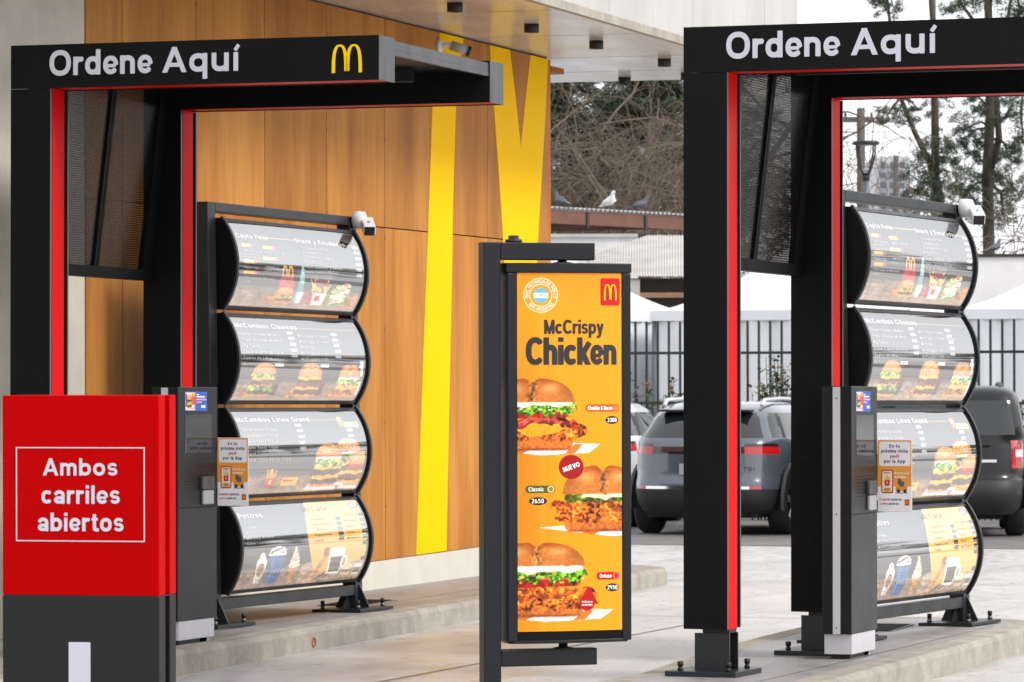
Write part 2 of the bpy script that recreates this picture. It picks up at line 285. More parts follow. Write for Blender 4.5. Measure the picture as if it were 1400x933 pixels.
# ------------------------------------------------------------------ lettering: a bold grotesque drawn as strokes, outlined by marching squares
XH = .73
def _L(*a): return ('L',)+a
def _A(*a): return ('A',)+a
_bowl = _A(.33,.365,.225,.265,0,360); _bowl2 = _A(.315,.365,.225,.265,0,360)
GL = {  # glyph: (width, strokes); a trailing 'h' value sets the half stroke width
 'a': (.62, [_A(.30,.45,.20,.185,165,0), _L(.50,.45,.50,0), _A(.285,.205,.19,.115,55,335,.09)]),
 'b': (.66, [_L(.1,0,.1,1), _bowl]), 'c': (.60, [_A(.32,.365,.22,.265,48,312)]), 'd': (.66, [_bowl2, _L(.54,0,.54,1)]),
 'e': (.62, [_A(.315,.365,.22,.27,0,322,.095), _L(.12,.335,.52,.335,.065)]),
 'f': (.40, [_L(.17,0,.17,.78), _A(.34,.77,.17,.14,180,85), _L(0,.66,.36,.66,.075)]),
 'g': (.66, [_bowl2, _L(.54,.73,.54,0), _A(.32,0,.22,.2,0,-140)]), 'h': (.64, [_L(.1,0,.1,1), _A(.31,.43,.21,.2,180,0), _L(.52,.43,.52,0)]),
 'i': (.22, [_L(.11,0,.11,.73), _L(.11,.83,.11,1)]), 'j': (.24, [_L(.13,.73,.13,-.08), _A(.0,-.08,.13,.13,0,-80), _L(.13,.83,.13,1)]),
 'k': (.60, [_L(.1,0,.1,1), _L(.16,.30,.52,.72), _L(.26,.42,.52,.01)]), 'l': (.22, [_L(.11,0,.11,1)]),
 'm': (.92, [_L(.1,0,.1,.73), _A(.28,.45,.175,.185,180,0), _L(.455,.45,.455,0), _A(.63,.45,.175,.185,180,0), _L(.805,.45,.805,0)]),
 'n': (.64, [_L(.1,0,.1,.73), _A(.31,.43,.21,.2,180,0), _L(.52,.43,.52,0)]), 'o': (.66, [_A(.33,.365,.23,.27,0,360)]),
 'p': (.66, [_L(.1,-.28,.1,.73), _bowl]), 'q': (.66, [_bowl2, _L(.54,-.28,.54,.73)]), 'r': (.42, [_L(.1,0,.1,.73), _A(.31,.41,.21,.215,180,72)]),
 's': (.58, [_A(.29,.515,.18,.14,25,270,.085), _A(.29,.235,.185,.14,90,-155,.085)]),
 't': (.40, [_L(.18,.17,.18,.93), _A(.32,.18,.14,.09,180,290), _L(.02,.66,.37,.66,.075)]),
 'u': (.64, [_L(.1,.73,.1,.3), _A(.31,.3,.21,.2,180,360), _L(.52,.73,.52,0)]), 'v': (.60, [_L(.08,.73,.30,.03), _L(.52,.73,.30,.03)]),
 'w': (.86, [_L(.07,.73,.24,.03), _L(.43,.7,.24,.03), _L(.43,.7,.62,.03), _L(.79,.73,.62,.03)]), 'x': (.58, [_L(.09,.73,.49,0), _L(.49,.73,.09,0)]),
 'y': (.60, [_L(.08,.73,.30,.06), _L(.53,.73,.25,-.16), _A(.11,-.12,.15,.08,-20,-110,.09)]), 'z': (.54, [_L(.06,.65,.48,.65,.08), _L(.43,.62,.11,.1), _L(.05,.08,.5,.08,.08)]),
 'A': (.82, [_L(.08,0,.41,.96), _L(.74,0,.41,.96), _L(.2,.3,.62,.3,.08)]), 'B': (.74, [_L(.11,0,.11,1), _A(.38,.735,.22,.175,-90,90,.09), _A(.38,.285,.25,.195,-90,90,.09), _L(.1,.91,.39,.91,.09), _L(.1,.51,.39,.51,.09), _L(.1,.09,.39,.09,.09)]),
 'C': (.80, [_A(.44,.5,.33,.405,42,318)]), 'D': (.78, [_L(.11,0,.11,1), _L(.1,.915,.36,.915,.085), _L(.1,.085,.36,.085,.085), _A(.36,.5,.31,.415,-90,90)]),
 'E': (.68, [_L(.11,0,.11,1), _L(.1,.915,.62,.915,.085), _L(.1,.52,.56,.52,.085), _L(.1,.085,.64,.085,.085)]), 'F': (.62, [_L(.11,0,.11,1), _L(.1,.915,.6,.915,.085), _L(.1,.5,.53,.5,.085)]),
 'G': (.84, [_A(.44,.5,.33,.405,45,340), _L(.74,.08,.74,.5), _L(.46,.45,.8,.45,.085)]), 'H': (.76, [_L(.11,0,.11,1), _L(.64,0,.64,1), _L(.1,.53,.65,.53,.085)]), 'I': (.24, [_L(.12,0,.12,1)]),
 'L': (.62, [_L(.11,0,.11,1), _L(.1,.085,.6,.085,.085)]), 'M': (.90, [_L(.11,0,.11,1), _L(.79,0,.79,1), _L(.14,.95,.45,.06,.09), _L(.76,.95,.45,.06,.09)]),
 'N': (.78, [_L(.11,0,.11,1), _L(.66,0,.66,1), _L(.13,.95,.64,.05)]), 'O': (.92, [_A(.46,.5,.355,.41,0,360)]), 'P': (.70, [_L(.11,0,.11,1), _L(.1,.915,.38,.915,.085), _L(.1,.44,.38,.44,.085), _A(.38,.6775,.22,.2375,-90,90)]),
 'Q': (.92, [_A(.46,.5,.355,.41,0,360), _L(.5,.28,.82,-.04,.08)]), 'R': (.76, [_L(.11,0,.11,1), _L(.1,.915,.4,.915,.085), _L(.1,.47,.4,.47,.085), _A(.4,.6925,.22,.2225,-90,90), _L(.40,.46,.64,.0)]),
 'S': (.72, [_A(.36,.705,.245,.205,22,270,.095), _A(.36,.295,.255,.205,90,-158,.095)]), 'T': (.66, [_L(.33,0,.33,1), _L(.02,.915,.64,.915,.085)]),
 'U': (.76, [_L(.11,1,.11,.36), _A(.38,.36,.27,.27,180,360), _L(.65,1,.65,.36)]), 'V': (.74, [_L(.08,1,.37,.03), _L(.66,1,.37,.03)]),
 'J': (.58, [_L(.46,1,.46,.3), _A(.27,.3,.19,.21,0,-165)]), 'K': (.76, [_L(.11,0,.11,1), _L(.18,.38,.66,1), _L(.34,.58,.66,0)]), '0': (.64, [_A(.32,.5,.21,.41,0,360)]), '1': (.42, [_L(.26,0,.26,1), _L(.05,.75,.26,.9,.08)]), '2': (.62, [_A(.31,.7,.2,.2,170,-30), _L(.47,.6,.12,.1), _L(.06,.085,.56,.085,.085)]),
 '3': (.62, [_A(.3,.71,.19,.195,160,-80,.09), _A(.3,.3,.21,.21,80,-160,.09)]), '4': (.64, [_L(.45,0,.45,1), _L(.4,.96,.08,.32,.09), _L(.03,.28,.6,.28,.08)]), '5': (.62, [_L(.16,.5,.2,.95,.09), _L(.16,.915,.54,.915,.085), _A(.3,.34,.21,.25,130,-155,.09)]),
 '6': (.62, [_A(.32,.32,.21,.23,0,360,.09), _A(.45,.45,.33,.45,175,95,.09)]), '9': (.62, [_A(.31,.68,.21,.23,0,360,.09), _A(.17,.55,.34,.45,-5,-80,.09)]),
 '%': (.9, [_A(.2,.75,.12,.16,0,360,.07), _A(.7,.25,.12,.16,0,360,.07), _L(.22,0,.68,1,.06)]), '&': (.76, [_A(.32,.76,.15,.14,-40,200,.085), _L(.2,.7,.62,.02,.09), _A(.3,.27,.2,.19,75,350,.09), _L(.24,.42,.45,.62,.085)]),
 '.': (.22, [_L(.11,0,.11,.2)]), ',': (.22, [_L(.11,.2,.07,-.14)]), '+': (.56, [_L(.28,.2,.28,.7,.08), _L(.04,.45,.52,.45,.08)]), '-': (.4, [_L(.05,.4,.35,.4,.09)]), '$': (.6, [_A(.3,.66,.19,.16,22,270,.08), _A(.3,.34,.19,.16,90,-158,.08), _L(.3,-.05,.3,1.05,.05)]), ' ': (.30, []),
}
for _a, _b in zip('áéíóú', 'aeiou'):
    w_, s_ = GL[_b]; s_ = [q for q in s_ if not (_b == 'i' and q[2] > .8)]; c_ = w_/2
    GL[_a] = (w_, s_+[_L(c_-.03,.80,c_+.10,1.02,.075)])
def _sd(strokes, X, Y, kx=1., wt=1.):
    strokes = [('L', s[1]*kx, s[2], s[3]*kx, s[4], (s[5] if len(s) > 5 else .1)*wt) if s[0] == 'L' else ('A', s[1]*kx, s[2], s[3]*kx, s[4], s[5], s[6], (s[7] if len(s) > 7 else .1)*wt) for s in strokes]
    d = np.full(X.shape, 9.)
    def seg(x0, y0, x1, y1, h, d):
        l = math.hypot(x1-x0, y1-y0) or 1e-6; ux, uy = (x1-x0)/l, (y1-y0)/l
        t = (X-x0)*ux+(Y-y0)*uy; p = np.abs(-(X-x0)*uy+(Y-y0)*ux)
        return np.minimum(d, np.maximum(p-h, np.maximum(-t, t-l)))
    for s in strokes:
        if s[0] == 'L':
            h = s[5] if len(s) > 5 else .1; d = seg(*s[1:5], h, d)
        else:
            h = s[7] if len(s) > 7 else .1; cx, cy, rx, ry, a0, a1 = s[1:7]; n = max(6, int(abs(a1-a0)/12))
            an = np.radians(np.linspace(a0, a1, n+1)); sq = lambda v: np.sign(v)*np.abs(v)**(2/2.3); P = list(zip(cx+rx*sq(np.cos(an)), cy+ry*sq(np.sin(an))))
            for i in range(n):
                d = seg(*P[i], *P[i+1], h, d)
                if i or abs(abs(a1-a0)-360) < 1: d = np.minimum(d, np.hypot(X-P[i][0], Y-P[i][1])-h)
    return d
def contour_fill(xs, ys, D):
    "polygons filling D<0 on a grid, no overlaps"
    V = []; F = []; cache = {}
    def vert(key, p):
        if key not in cache: cache[key] = len(V); V.append(p)
        return cache[key]
    ny, nx = D.shape
    inside = D < 0
    tot = inside[:-1,:-1].astype(int)+inside[1:,:-1]+inside[:-1,1:]+inside[1:,1:]
    for j, i in zip(*np.nonzero(tot)):
        c = [(j,i),(j,i+1),(j+1,i+1),(j+1,i)]; poly = []
        for k in range(4):
            a, b = c[k], c[(k+1) % 4]; da, db = D[a], D[b]
            if da < 0: poly.append(vert(a, (xs[a[1]], ys[a[0]])))
            if (da < 0) != (db < 0):
                t = da/(da-db); key = (min(a,b), max(a,b))
                poly.append(vert(('e',)+key, (xs[a[1]]+(xs[b[1]]-xs[a[1]])*t, ys[a[0]]+(ys[b[0]]-ys[a[0]])*t)))
        if len(poly) >= 3: F.append(tuple(poly))
    return V, F
_gc = {}
CLIP = dict(A=(0,1), V=(0,1), M=(0,1), N=(0,1), K=(0,1), v=(0,.73), w=(0,.73), x=(0,.73), k=(0,1))
def glyph(ch, res, kx=1., wt=1.):
    key = (ch, res, round(kx, 2), wt)
    if key not in _gc:
        w, st = GL[ch]
        if not st: _gc[key] = ([], [])
        else:
            xs = np.linspace(-.15, w*kx+.15, int((w*kx+.3)*res)+2); ys = np.linspace(-.36, 1.16, int(1.52*res)+2)
            X, Y = np.meshgrid(xs, ys)
            if ch in CLIP:   # run diagonals past the lines and cut them level
                lo, hi = CLIP[ch]; e = .13; ex = lambda q: q if q[0] == 'A' or q[1] == q[3] or q[2] == q[4] else (lambda l: ('L', q[1]-(q[3]-q[1])/l*e, q[2]-(q[4]-q[2])/l*e, q[3]+(q[3]-q[1])/l*e, q[4]+(q[4]-q[2])/l*e)+q[5:])(math.hypot(q[3]-q[1], q[4]-q[2]))
                D = np.maximum(_sd([ex(q) for q in st], X, Y, kx, wt), np.maximum(Y-hi, lo-Y))
            else: D = _sd(st, X, Y, kx, wt)
            _gc[key] = contour_fill(xs, ys, D)
    return _gc[key]
def text2d(s, res=16, gap=.11, kx=1., wt=1.):
    V = []; F = []; x = 0
    for ch in s:
        v, f = glyph(ch, res, kx, wt); o = len(V); V += [(p[0]+x, p[1]) for p in v]; F += [tuple(i+o for i in q) for q in f]; x += (GL[ch][0]+gap)*kx
    return np.array(V) if V else np.zeros((0,2)), F, x-gap*kx
def put_text(mb, s, x0, y0, cap, fn, width=None, res=16, align='l', wt=.9, gap=.11):
    "lay a line of lettering at (x0,y0), cap height cap, through fn(u,v)->xyz; a width stretches the letters, not their strokes"
    w = sum(GL[c][0]+gap for c in s)-gap; V, F, w = text2d(s, res, gap, width/(w*cap) if width else 1., wt); k = cap
    if align == 'c': x0 = x0-w*k/2
    if align == 'r': x0 = x0-w*k
    mb.add([fn(x0+p[0]*k, y0+p[1]*cap) for p in V], F); return w*k
def arches2d(n=14):
    "double arch, unit box; strips of quads"
    V = []; F = []
    for cx, low in ((.265, (0, .06)), (.735, (.06, 0))):
        o = len(V)
        for i in range(2*n+1):
            t = math.pi*i/(2*n); c, s = math.cos(t), math.sin(t)
            yo = low[0] if i < n else low[1]
            V.append((cx-.265*math.copysign(abs(c)**.8, c), yo+(1-yo)*s**.62)); V.append((cx-.150*math.copysign(abs(c)**.85, c), yo+(.93-yo)*s**.66))
        for i in range(2*n): F.append((o+2*i, o+2*i+2, o+2*i+3, o+2*i+1))
    return V, F
def put_arches(mb, x0, y0, w, h, fn):
    V, F = arches2d(); V = [(p[0] if p[0] < .5 else p[0], p[1]) for p in V]
    mb.add([fn(x0+p[0]*w, y0+p[1]*h) for p in V], F)

# ------------------------------------------------------------------ printed pictures: painted on a fine grid, carried as a colour attribute of the sheet
def vnoise(h, w, cells, seed):
    g = np.random.default_rng(seed).random((cells+2, max(2, int(cells*w/h))+2))
    yy = np.linspace(0, g.shape[0]-1.001, h); xx = np.linspace(0, g.shape[1]-1.001, w); y0 = yy.astype(int); x0 = xx.astype(int); fy = (yy-y0)[:,None]; fx = (xx-x0)[None]
    fy = fy*fy*(3-2*fy); fx = fx*fx*(3-2*fx)
    return (g[y0][:,x0]*(1-fy)+g[y0+1][:,x0]*fy)*(1-fx)+(g[y0][:,x0+1]*(1-fy)+g[y0+1][:,x0+1]*fy)*fx
class Canvas:
    "y grows upward; coordinates in the units given"
    def __init__(s, W, H, res, bg):
        s.W, s.H, s.res = W, H, res; s.nx, s.ny = int(W*res)+1, int(H*res)+1
        s.X, s.Y = np.meshgrid(np.linspace(0, W, s.nx), np.linspace(0, H, s.ny)); s.a = np.zeros((s.ny, s.nx, 3)); s.a[:] = np.array(bg)/255.
        s.n1 = vnoise(s.ny, s.nx, max(4, s.ny//5), 3); s.n2 = vnoise(s.ny, s.nx, max(3, s.ny//14), 8)
    def put(s, mask, col):
        col = np.asarray(col, float)
        if col.ndim == 1: col = col/255.
        m = np.clip(mask, 0, 1)[..., None]; s.a = s.a*(1-m)+col*m
    def sdf(s, d, col): s.put(np.clip(.5-d*s.res, 0, 1), col)
    def ell(s, cx, cy, rx, ry, col, n=2., wob=0.):
        q = (np.abs((s.X-cx)/rx)**n+np.abs((s.Y-cy)/ry)**n)**(1/n); q = q+wob*(s.n2-.5); s.sdf((q-1)*min(rx, ry), col)
    def rect(s, x0, x1, y0, y1, col, r=0.):
        dx = np.abs(s.X-(x0+x1)/2)-(x1-x0)/2+r; dy = np.abs(s.Y-(y0+y1)/2)-(y1-y0)/2+r
        s.sdf(np.hypot(np.maximum(dx, 0), np.maximum(dy, 0))+np.minimum(np.maximum(dx, dy), 0)-r, col)
    def poly(s, pts, col):
        ins = np.zeros(s.X.shape, bool); n = len(pts)
        for i in range(n):
            (x0, y0), (x1, y1) = pts[i], pts[(i+1) % n]
            if y0 == y1: continue
            ins ^= ((s.Y >= min(y0, y1)) & (s.Y < max(y0, y1)) & (s.X < x0+(s.Y-y0)*(x1-x0)/(y1-y0)))
        s.put(ins.astype(float), col)
    def shade(s, c, amt):
        "colour c modulated by noise"
        return np.clip(np.array(c)/255.*(1+amt*(s.n1[..., None]-.5)*1.4+amt*(s.n2[..., None]-.5)), 0, 1)
    def bun(s, cx, y0, rx, h, top=(196,112,44), hi=(246,190,116), lowc=(232,160,84), split=None, seeds=False):
        X, Y = (s.X-cx)/rx, (s.Y-y0)/h
        if split is not None: Y = Y*(1+.22*np.exp(-((X-split)/.10)**2))
        d = (np.abs(X)**2.6+np.abs(np.maximum(Y, 0))**2.0)**(1/2.2)-1; d = np.where(Y < 0, np.maximum(np.abs(X)-1+np.minimum(0, -Y*2), -Y*3), d)
        d = np.maximum(d, -(Y+.10)*1.2)
        g = (np.exp(-((np.abs(X)-.42)/.26)**2-((Y-.60)/.22)**2) if split is not None else np.exp(-((X+.1)/.7)**2-((Y-.62)/.28)**2))[..., None]; e = np.clip(1.2-Y*1.1, 0, 1)[..., None]*.8
        col = np.array(top)/255.*(1-e)+np.array(lowc)/255.*e; col = col*(1-g*.72)+np.array(hi)/255.*g*.72
        col = col*(1-.28*np.clip(np.abs(X)-.55, 0, 1)[..., None])*(1+.10*(s.n1[..., None]-.5))
        s.sdf(d*min(rx, h), np.clip(col, 0, 1))
        if split is not None:
            sx = cx+split*rx; w = np.abs(s.X-sx-.10*rx*(s.n2-.5)-(s.Y-y0)*.12); ok = (s.Y > y0+.06*h) & (s.Y < y0+h*.86)
            s.put(np.clip(1-w/(.17*rx), 0, 1)*ok*.95, s.shade((214,160,92), .5)); s.put(np.clip(1-w/(.06*rx), 0, 1)*ok*.7, s.shade((150,92,44), .4))
        if seeds:
            rg = np.random.default_rng(int(cx*7)+5)
            for _ in range(22):
                a, b = rg.uniform(-.7, .7), rg.uniform(.3, .85)
                if abs(a)**2.6+b**2 < .9: s.ell(cx+a*rx, y0+b*h, rx*.045, h*.045, (250,224,170))
    def band(s, cx, y0, y1, rx, col, wav=.0, fr=9., amt=.3, ph=0., n=6):
        "a layer with a wavy lower and upper edge"
        ym = (y0+y1)/2; hh = (y1-y0)/2; w = wav*hh*(np.sin((s.X-cx)/rx*fr+ph)+.6*np.sin((s.X-cx)/rx*fr*2.3+1+ph)+1.6*(s.n2-.5))
        q = (np.abs((s.X-cx)/rx)**n+np.abs((s.Y-ym-w)/hh)**3)**(1/4.)
        s.sdf((q-1)*hh, s.shade(col, amt))
    def stack(s, cx, y, w, layers, seeds=True, top=None):
        rx = w/2
        for kind, h in layers:
            if kind == 'bottom': s.band(cx, y, y+h, rx*.92, (222,150,78), 0, amt=.15)
            elif kind == 'patty': s.band(cx, y-h*.15, y+h, rx*1.0, (92,52,30), .18, amt=.6)
            elif kind == 'chicken': s.band(cx, y-h*.12, y+h, rx*1.08, (198,110,42), .22, 7, amt=.75)
            elif kind == 'cheese':
                s.band(cx, y-h*.2, y+h, rx*.98, (247,182,48), .3, 4, amt=.12)
            elif kind == 'lettuce': s.band(cx, y-h*.35, y+h, rx*1.08, (140,176,62), .55, 13, amt=.8)
            elif kind == 'tomato': s.band(cx, y, y+h, rx*.94, (186,44,34), .12, 5, amt=.3)
            elif kind == 'bacon': s.band(cx, y-h*.25, y+h, rx*1.02, (140,44,34), .5, 6, amt=.7)
            elif kind == 'mayo': s.band(cx, y-h*.1, y+h, rx*.96, (246,240,226), .22, 8, amt=.06)
            elif kind == 'mid': s.band(cx, y, y+h, rx*.9, (214,140,72), 0, amt=.15)
            elif kind == 'bun': s.bun(cx, y, rx*.97, h, seeds=seeds, split=top)
            y += h
    def fries(s, cx, y, w, h):
        rg = np.random.default_rng(int(cx)+3)
        for _ in range(16):
            a = rg.uniform(-.42, .42)*w; b = rg.uniform(-.16, .16)*w; hh = h*rg.uniform(.75, 1.05); t = w*.04
            s.poly([(cx+a-t, y+h*.3), (cx+a+t, y+h*.3), (cx+a+b+t, y+hh), (cx+a+b-t, y+hh)], (238-rg.integers(0, 30), 190-rg.integers(0, 30), 84))
        s.poly([(cx-w*.4, y), (cx+w*.4, y), (cx+w*.5, y+h*.55), (cx-w*.5, y+h*.5)], (200,26,30))
        s.ell(cx, y+h*.3, w*.16, h*.14, (244,190,40))
    def cup(s, cx, y, w, h, col, lid=(240,240,240)):
        s.poly([(cx-w*.36, y), (cx+w*.36, y), (cx+w*.5, y+h), (cx-w*.5, y+h)], s.shade(col, .1)); s.rect(cx-w*.55, cx+w*.55, y+h, y+h*1.1, lid, w*.06)
        s.put(np.clip(1-np.abs(s.X-cx+w*.22)/(w*.1), 0, 1)*((s.Y > y) & (s.Y < y+h))*.25, (255,255,255))
    def sheet(s, name, fn, material, parent=None, flip=False):
        P = np.array([fn(x, y) for x, y in zip(s.X.ravel(), s.Y.ravel())]) if not getattr(fn, 'vec', False) else fn(s.X.ravel(), s.Y.ravel())
        idx = np.arange(s.nx*s.ny).reshape(s.ny, s.nx); q = np.stack([idx[:-1,:-1], idx[:-1,1:], idx[1:,1:], idx[1:,:-1]], -1).reshape(-1, 4)
        if flip: q = q[:, ::-1]
        m = bpy.data.meshes.new(name); m.vertices.add(len(P)); m.vertices.foreach_set('co', P.ravel().astype(np.float32))
        m.loops.add(q.size); m.loops.foreach_set('vertex_index', q.ravel().astype(np.int32)); m.polygons.add(len(q)); m.polygons.foreach_set('loop_start', np.arange(0, q.size, 4, dtype=np.int32))
        m.polygons.foreach_set('use_smooth', np.ones(len(q), bool)); m.update(calc_edges=True)
        at_ = m.attributes.new('print_colour', 'FLOAT_COLOR', 'POINT'); c = np.ones((len(P), 4), np.float32); c[:, :3] = lin(s.a).reshape(-1, 3); at_.data.foreach_set('color', c.ravel())
        m.materials.append(material)
        return link(name, m, parent) if parent != 'data' else m
# ------------------------------------------------------------------ ground, islands
def ribbon(mb, path, prof, closed=False):
    "sweep a profile [(inward offset, height)] along a plan path; inward is to the left of travel; height follows the fall of the ground"
    n = len(path); P = [Vector((p[0], p[1])) for p in path]; rows = []
    for i in range(n):
        a = P[i-1] if (i or closed) else P[i]; b = P[(i+1) % n] if (i < n-1 or closed) else P[i]
        d = (b-a).normalized(); nn = Vector((-d.y, d.x)); rows.append([(P[i].x+nn.x*o, P[i].y+nn.y*o, gz(P[i].y)+h) for o, h in prof])
    m = len(prof); o = len(mb.v)
    for r in rows: mb.v.extend(r)
    for i in range(n if closed else n-1):
        j = (i+1) % n
        for k in range(m-1): mb.f.append((o+i*m+k, o+j*m+k, o+j*m+k+1, o+i*m+k+1)); mb.sm.append(False)
    return rows
g = MB(); ys = [-80, -10, 56, 600]; xs = [-400, -40, 40, 400]
g.add([(x, y, gz(y, ROAD)) for y in ys for x in xs], [(j*4+i, j*4+i+1, j*4+i+5, j*4+i+4) for j in range(3) for i in range(3)])
tag(g.build('ground', M['road']), kind='structure')
g = MB(); ys = np.linspace(41.6, 52.5, 4)
g.add([(x, y, gz(y, ROAD)+.005) for y in ys for x in (-40, 30)], [(2*i, 2*i+1, 2*i+3, 2*i+2) for i in range(3)])
asph = tag(g.build('parking_asphalt', M['asphalt']), kind='structure')
M['joint'] = mat('joint_filler', (.20,.16,.13), .8, var=.2, vscale=6)
rd = None
for y, w in ((41.55, .05), (33.2, .02), (27.6, .02)):
    j = MB().add([(x, yy, gz(yy, ROAD)+.004) for yy in (y-w/2, y+w/2) for x in (-9.2 if y < 33 else -30, 25)], [(0,1,3,2)]).build('road_joint', M['joint'])
    tag(j, kind='structure')
for pts in (((-7.5, 8), (-7.9, 27.5)), ((-2.9, 8), (-3.2, 41))):
    (x0, y0), (x1, y1) = pts
    tag(MB().add([(x0-.008, y0, gz(y0, ROAD)+.004), (x0+.008, y0, gz(y0, ROAD)+.004), (x1+.008, y1, gz(y1, ROAD)+.004), (x1-.008, y1, gz(y1, ROAD)+.004)], [(0,1,2,3)]).build('road_joint', M['joint']), kind='structure')
KERB = [(0, ROAD-.05), (.004, -.03), (.012, -.010), (.03, 0), (.16, .001), (.16, ROAD-.05)]
def island(name, path, closed, inner_extra=()):
    mb = MB(); ribbon(mb, path, KERB, closed)
    n = len(path); P = [Vector(p) for p in path]; inn = []
    for i in range(n):
        a = P[i-1] if (i or closed) else P[i]; b = P[(i+1) % n] if (i < n-1 or closed) else P[i]
        d = (b-a).normalized(); inn.append((P[i].x-d.y*.158, P[i].y+d.x*.158))
    pl = inn+list(inner_extra)
    top = MB().add([(x, y, gz(y)-.001) for x, y in pl], [tuple(range(len(pl)))])
    root = tag(top.build(name, M['paving']), kind='structure')
    mb.build('kerb', M['kerb'], root)
    return root
lk = lambda y: -8.93-.072*(y-20.6)
pathL = [(lk(y), y) for y in np.linspace(9, 32.2, 25)]
cx, cy, rr = lk(32.2)-.75, 32.25, .75
pathL += [(cx+rr*math.cos(a), cy+rr*math.sin(a)) for a in np.radians(np.linspace(12, 90, 8))]+[(-11.2, 33.0)]
isl_left = island('left_island', pathL, False, ((-11.6, 32.8), (-11.6, 9)))
nose = [(-5.86+.66*math.cos(a), 24.85+.66*math.sin(a)) for a in np.radians(np.linspace(0, 180, 15))]
pathR = [(-4.86, 12), (-4.95, 16), (-5.05, 19), (-5.09, 20.5), (-5.12, 22.3)]+nose+[(-6.42, 22.95), (-6.25, 21), (-6.1, 19.7), (-6.2, 15), (-6.2, 12)]+[(-5.53+.67*math.cos(a), 11.9+.67*math.sin(a)) for a in np.radians(np.linspace(190, 350, 10))]
isl_right = island('right_island', pathR, True)
for par, pts in ((isl_right, ((-5.36, 14), (-5.38, 20.5), (-5.42, 24.6))), (isl_left, ((-9.32, 20), (-9.7, 25), (-10.05, 30)))):
    for (x0, y0), (x1, y1) in zip(pts, pts[1:]):
        MB().add([(x0-.005, y0, gz(y0)+.003), (x0+.005, y0, gz(y0)+.003), (x1+.005, y1, gz(y1)+.003), (x1-.005, y1, gz(y1)+.003)], [(0,1,2,3)]).build('paving_joint', M['kerb'], par)
# a clay drain pipe let into the kerb, and slotted drain covers
dp = MB(); yy = 23.05; x0 = lk(yy); zc = gz(yy)-.085
dp.lathe([(.030, -.1), (.030, .006), (.024, .006), (.024, -.06), (.001, -.06)], 16, (x0, yy, zc), 'x')
tag(dp.build('drain_pipe', M['terracotta']), 'small clay drain pipe opening in the left kerb face', 'pipe')
def grate(x, y, sx, sy, lab):
    o = thing('drain_cover', lab, 'drain cover', (x, y, gz(y)), (0,0,.05), 'slotted drain covers in the islands')
    bx('frame', M['grate'], o, -sx/2, sx/2, -sy/2, sy/2, -.01, .004)
    b = MB()
    for k in range(22): b.box(-sx/2+.02, sx/2-.02, -sy/2+.02+k*(sy-.04)/22, -sy/2+.02+k*(sy-.04)/22+.012, .0045, .008)
    tag(b.build('bars', M['hole'], o), kind='stuff')
grate(-9.95, 25.95, .3, .8, 'slotted drain cover behind the rear foot of the left menu board')
grate(-6.0, 24.1, .3, .7, 'slotted drain cover behind the right menu board')

# ------------------------------------------------------------------ restaurant building
B = thing('restaurant_building', 'wood clad restaurant building with giant yellow arches and concrete roof slab', 'building', (-10.62, 29, 0), (0, 0, .038))
Z0, ZJ, ZS = .127, 2.474, 3.965
bx('wall_core', M['hole'], B, -8, -.03, -6.42, 3.40, -.4, ZS+.01)
bx('concrete_wall', M['concrete_wall'], B, -8, .035, -18, -6.43, -.4, ZS+.01)
bx('reveal', M['wood_dark'], B, -.0295, -.012, -6.42, -6.33, -.1, ZS)
bx('plinth', M['plinth'], B, -.028, -.004, -6.42, 3.39, -.35, Z0-.004)
js = [-6.33, -5.756, -4.529, -3.282, -2.052, -.81, .425, 1.672, 2.905, 3.413]
for a, b in zip(js, js[1:]):
    for z0, z1 in ((Z0, ZJ-.004), (ZJ+.004, ZS-.012)):
        bx('cladding_panel', M['wood'], B, -.012, 0, a+.0045, b-.0045, z0, z1, .0015)
bx('cladding_panel', M['wood'], B, -.6, -.012, 3.401, 3.413, Z0, ZS-.012)
sc_ = MB()
for a in js[1:-1]:
    for z in (.5, 1.1, 1.75, 2.40, 2.54, 3.1, 3.75): sc_.box(-.001, .002, a-.010, a+.010, z-.010, z+.010)
tag(sc_.build('fixings', M['wood_dark'], B), kind='stuff')
def decal(pts, name='arch'):
    MB().prism([(s, z) for s, z in pts], 'x', .0012, .0030).build(name, M['yellow'], B)
L1 = [(-.116, Z0+.004), (-.02, .9), (.085, 1.75), (.185, 2.5), (.292, 3.384), (.37, 3.66), (.48, ZS-.014)]
R1 = [(1.06, ZS-.014), (.955, 3.72), (.868, 3.434), (.79, 2.7), (.73, 1.8), (.66, .9), (.609, Z0+.004)]
decal(L1+R1)
decal([(1.735, ZS-.014), (1.86, 3.4), (1.97, 2.95), (2.059, 2.572), (2.16, 1.9), (2.24, 1.3), (2.86, 1.3), (2.94, 1.9), (3.047, 2.597), (3.14, 3.0), (3.24, 3.45), (3.329, ZS-.014), (2.834, ZS-.014), (2.70, 3.62), (2.558, 3.208), (2.41, 3.62), (2.267, ZS-.014)])
SE = 6.25
bx('roof_slab', M['slab'], B, -9, 1.385, -18, SE, ZS+.0205, 5.6, .01)
bx('soffit', M['soffit'], B, -9, 1.33, -18, SE-.05, ZS, ZS+.02)
MB().add([(1.33, s, ZS+.001) for s in (-18, SE)]+[(1.392, s, ZS-.004) for s in (-18, SE)]+[(1.392, s, ZS+.055) for s in (-18, SE)]+[(1.386, s, ZS+.062) for s in (-18, SE)], [(0,1,3,2), (2,3,5,4), (4,5,7,6)]).build('drip_edge', M['kerb'], B)
M['slabline'] = mat('board_mark', (.42,.39,.36), .7)
for k, s in enumerate((-2.4, .15, 2.6, 5.0)):
    bx('board_joint', M['slabline'], B, 1.3855, 1.3868, s, s+.008, ZS+.08, 5.6)
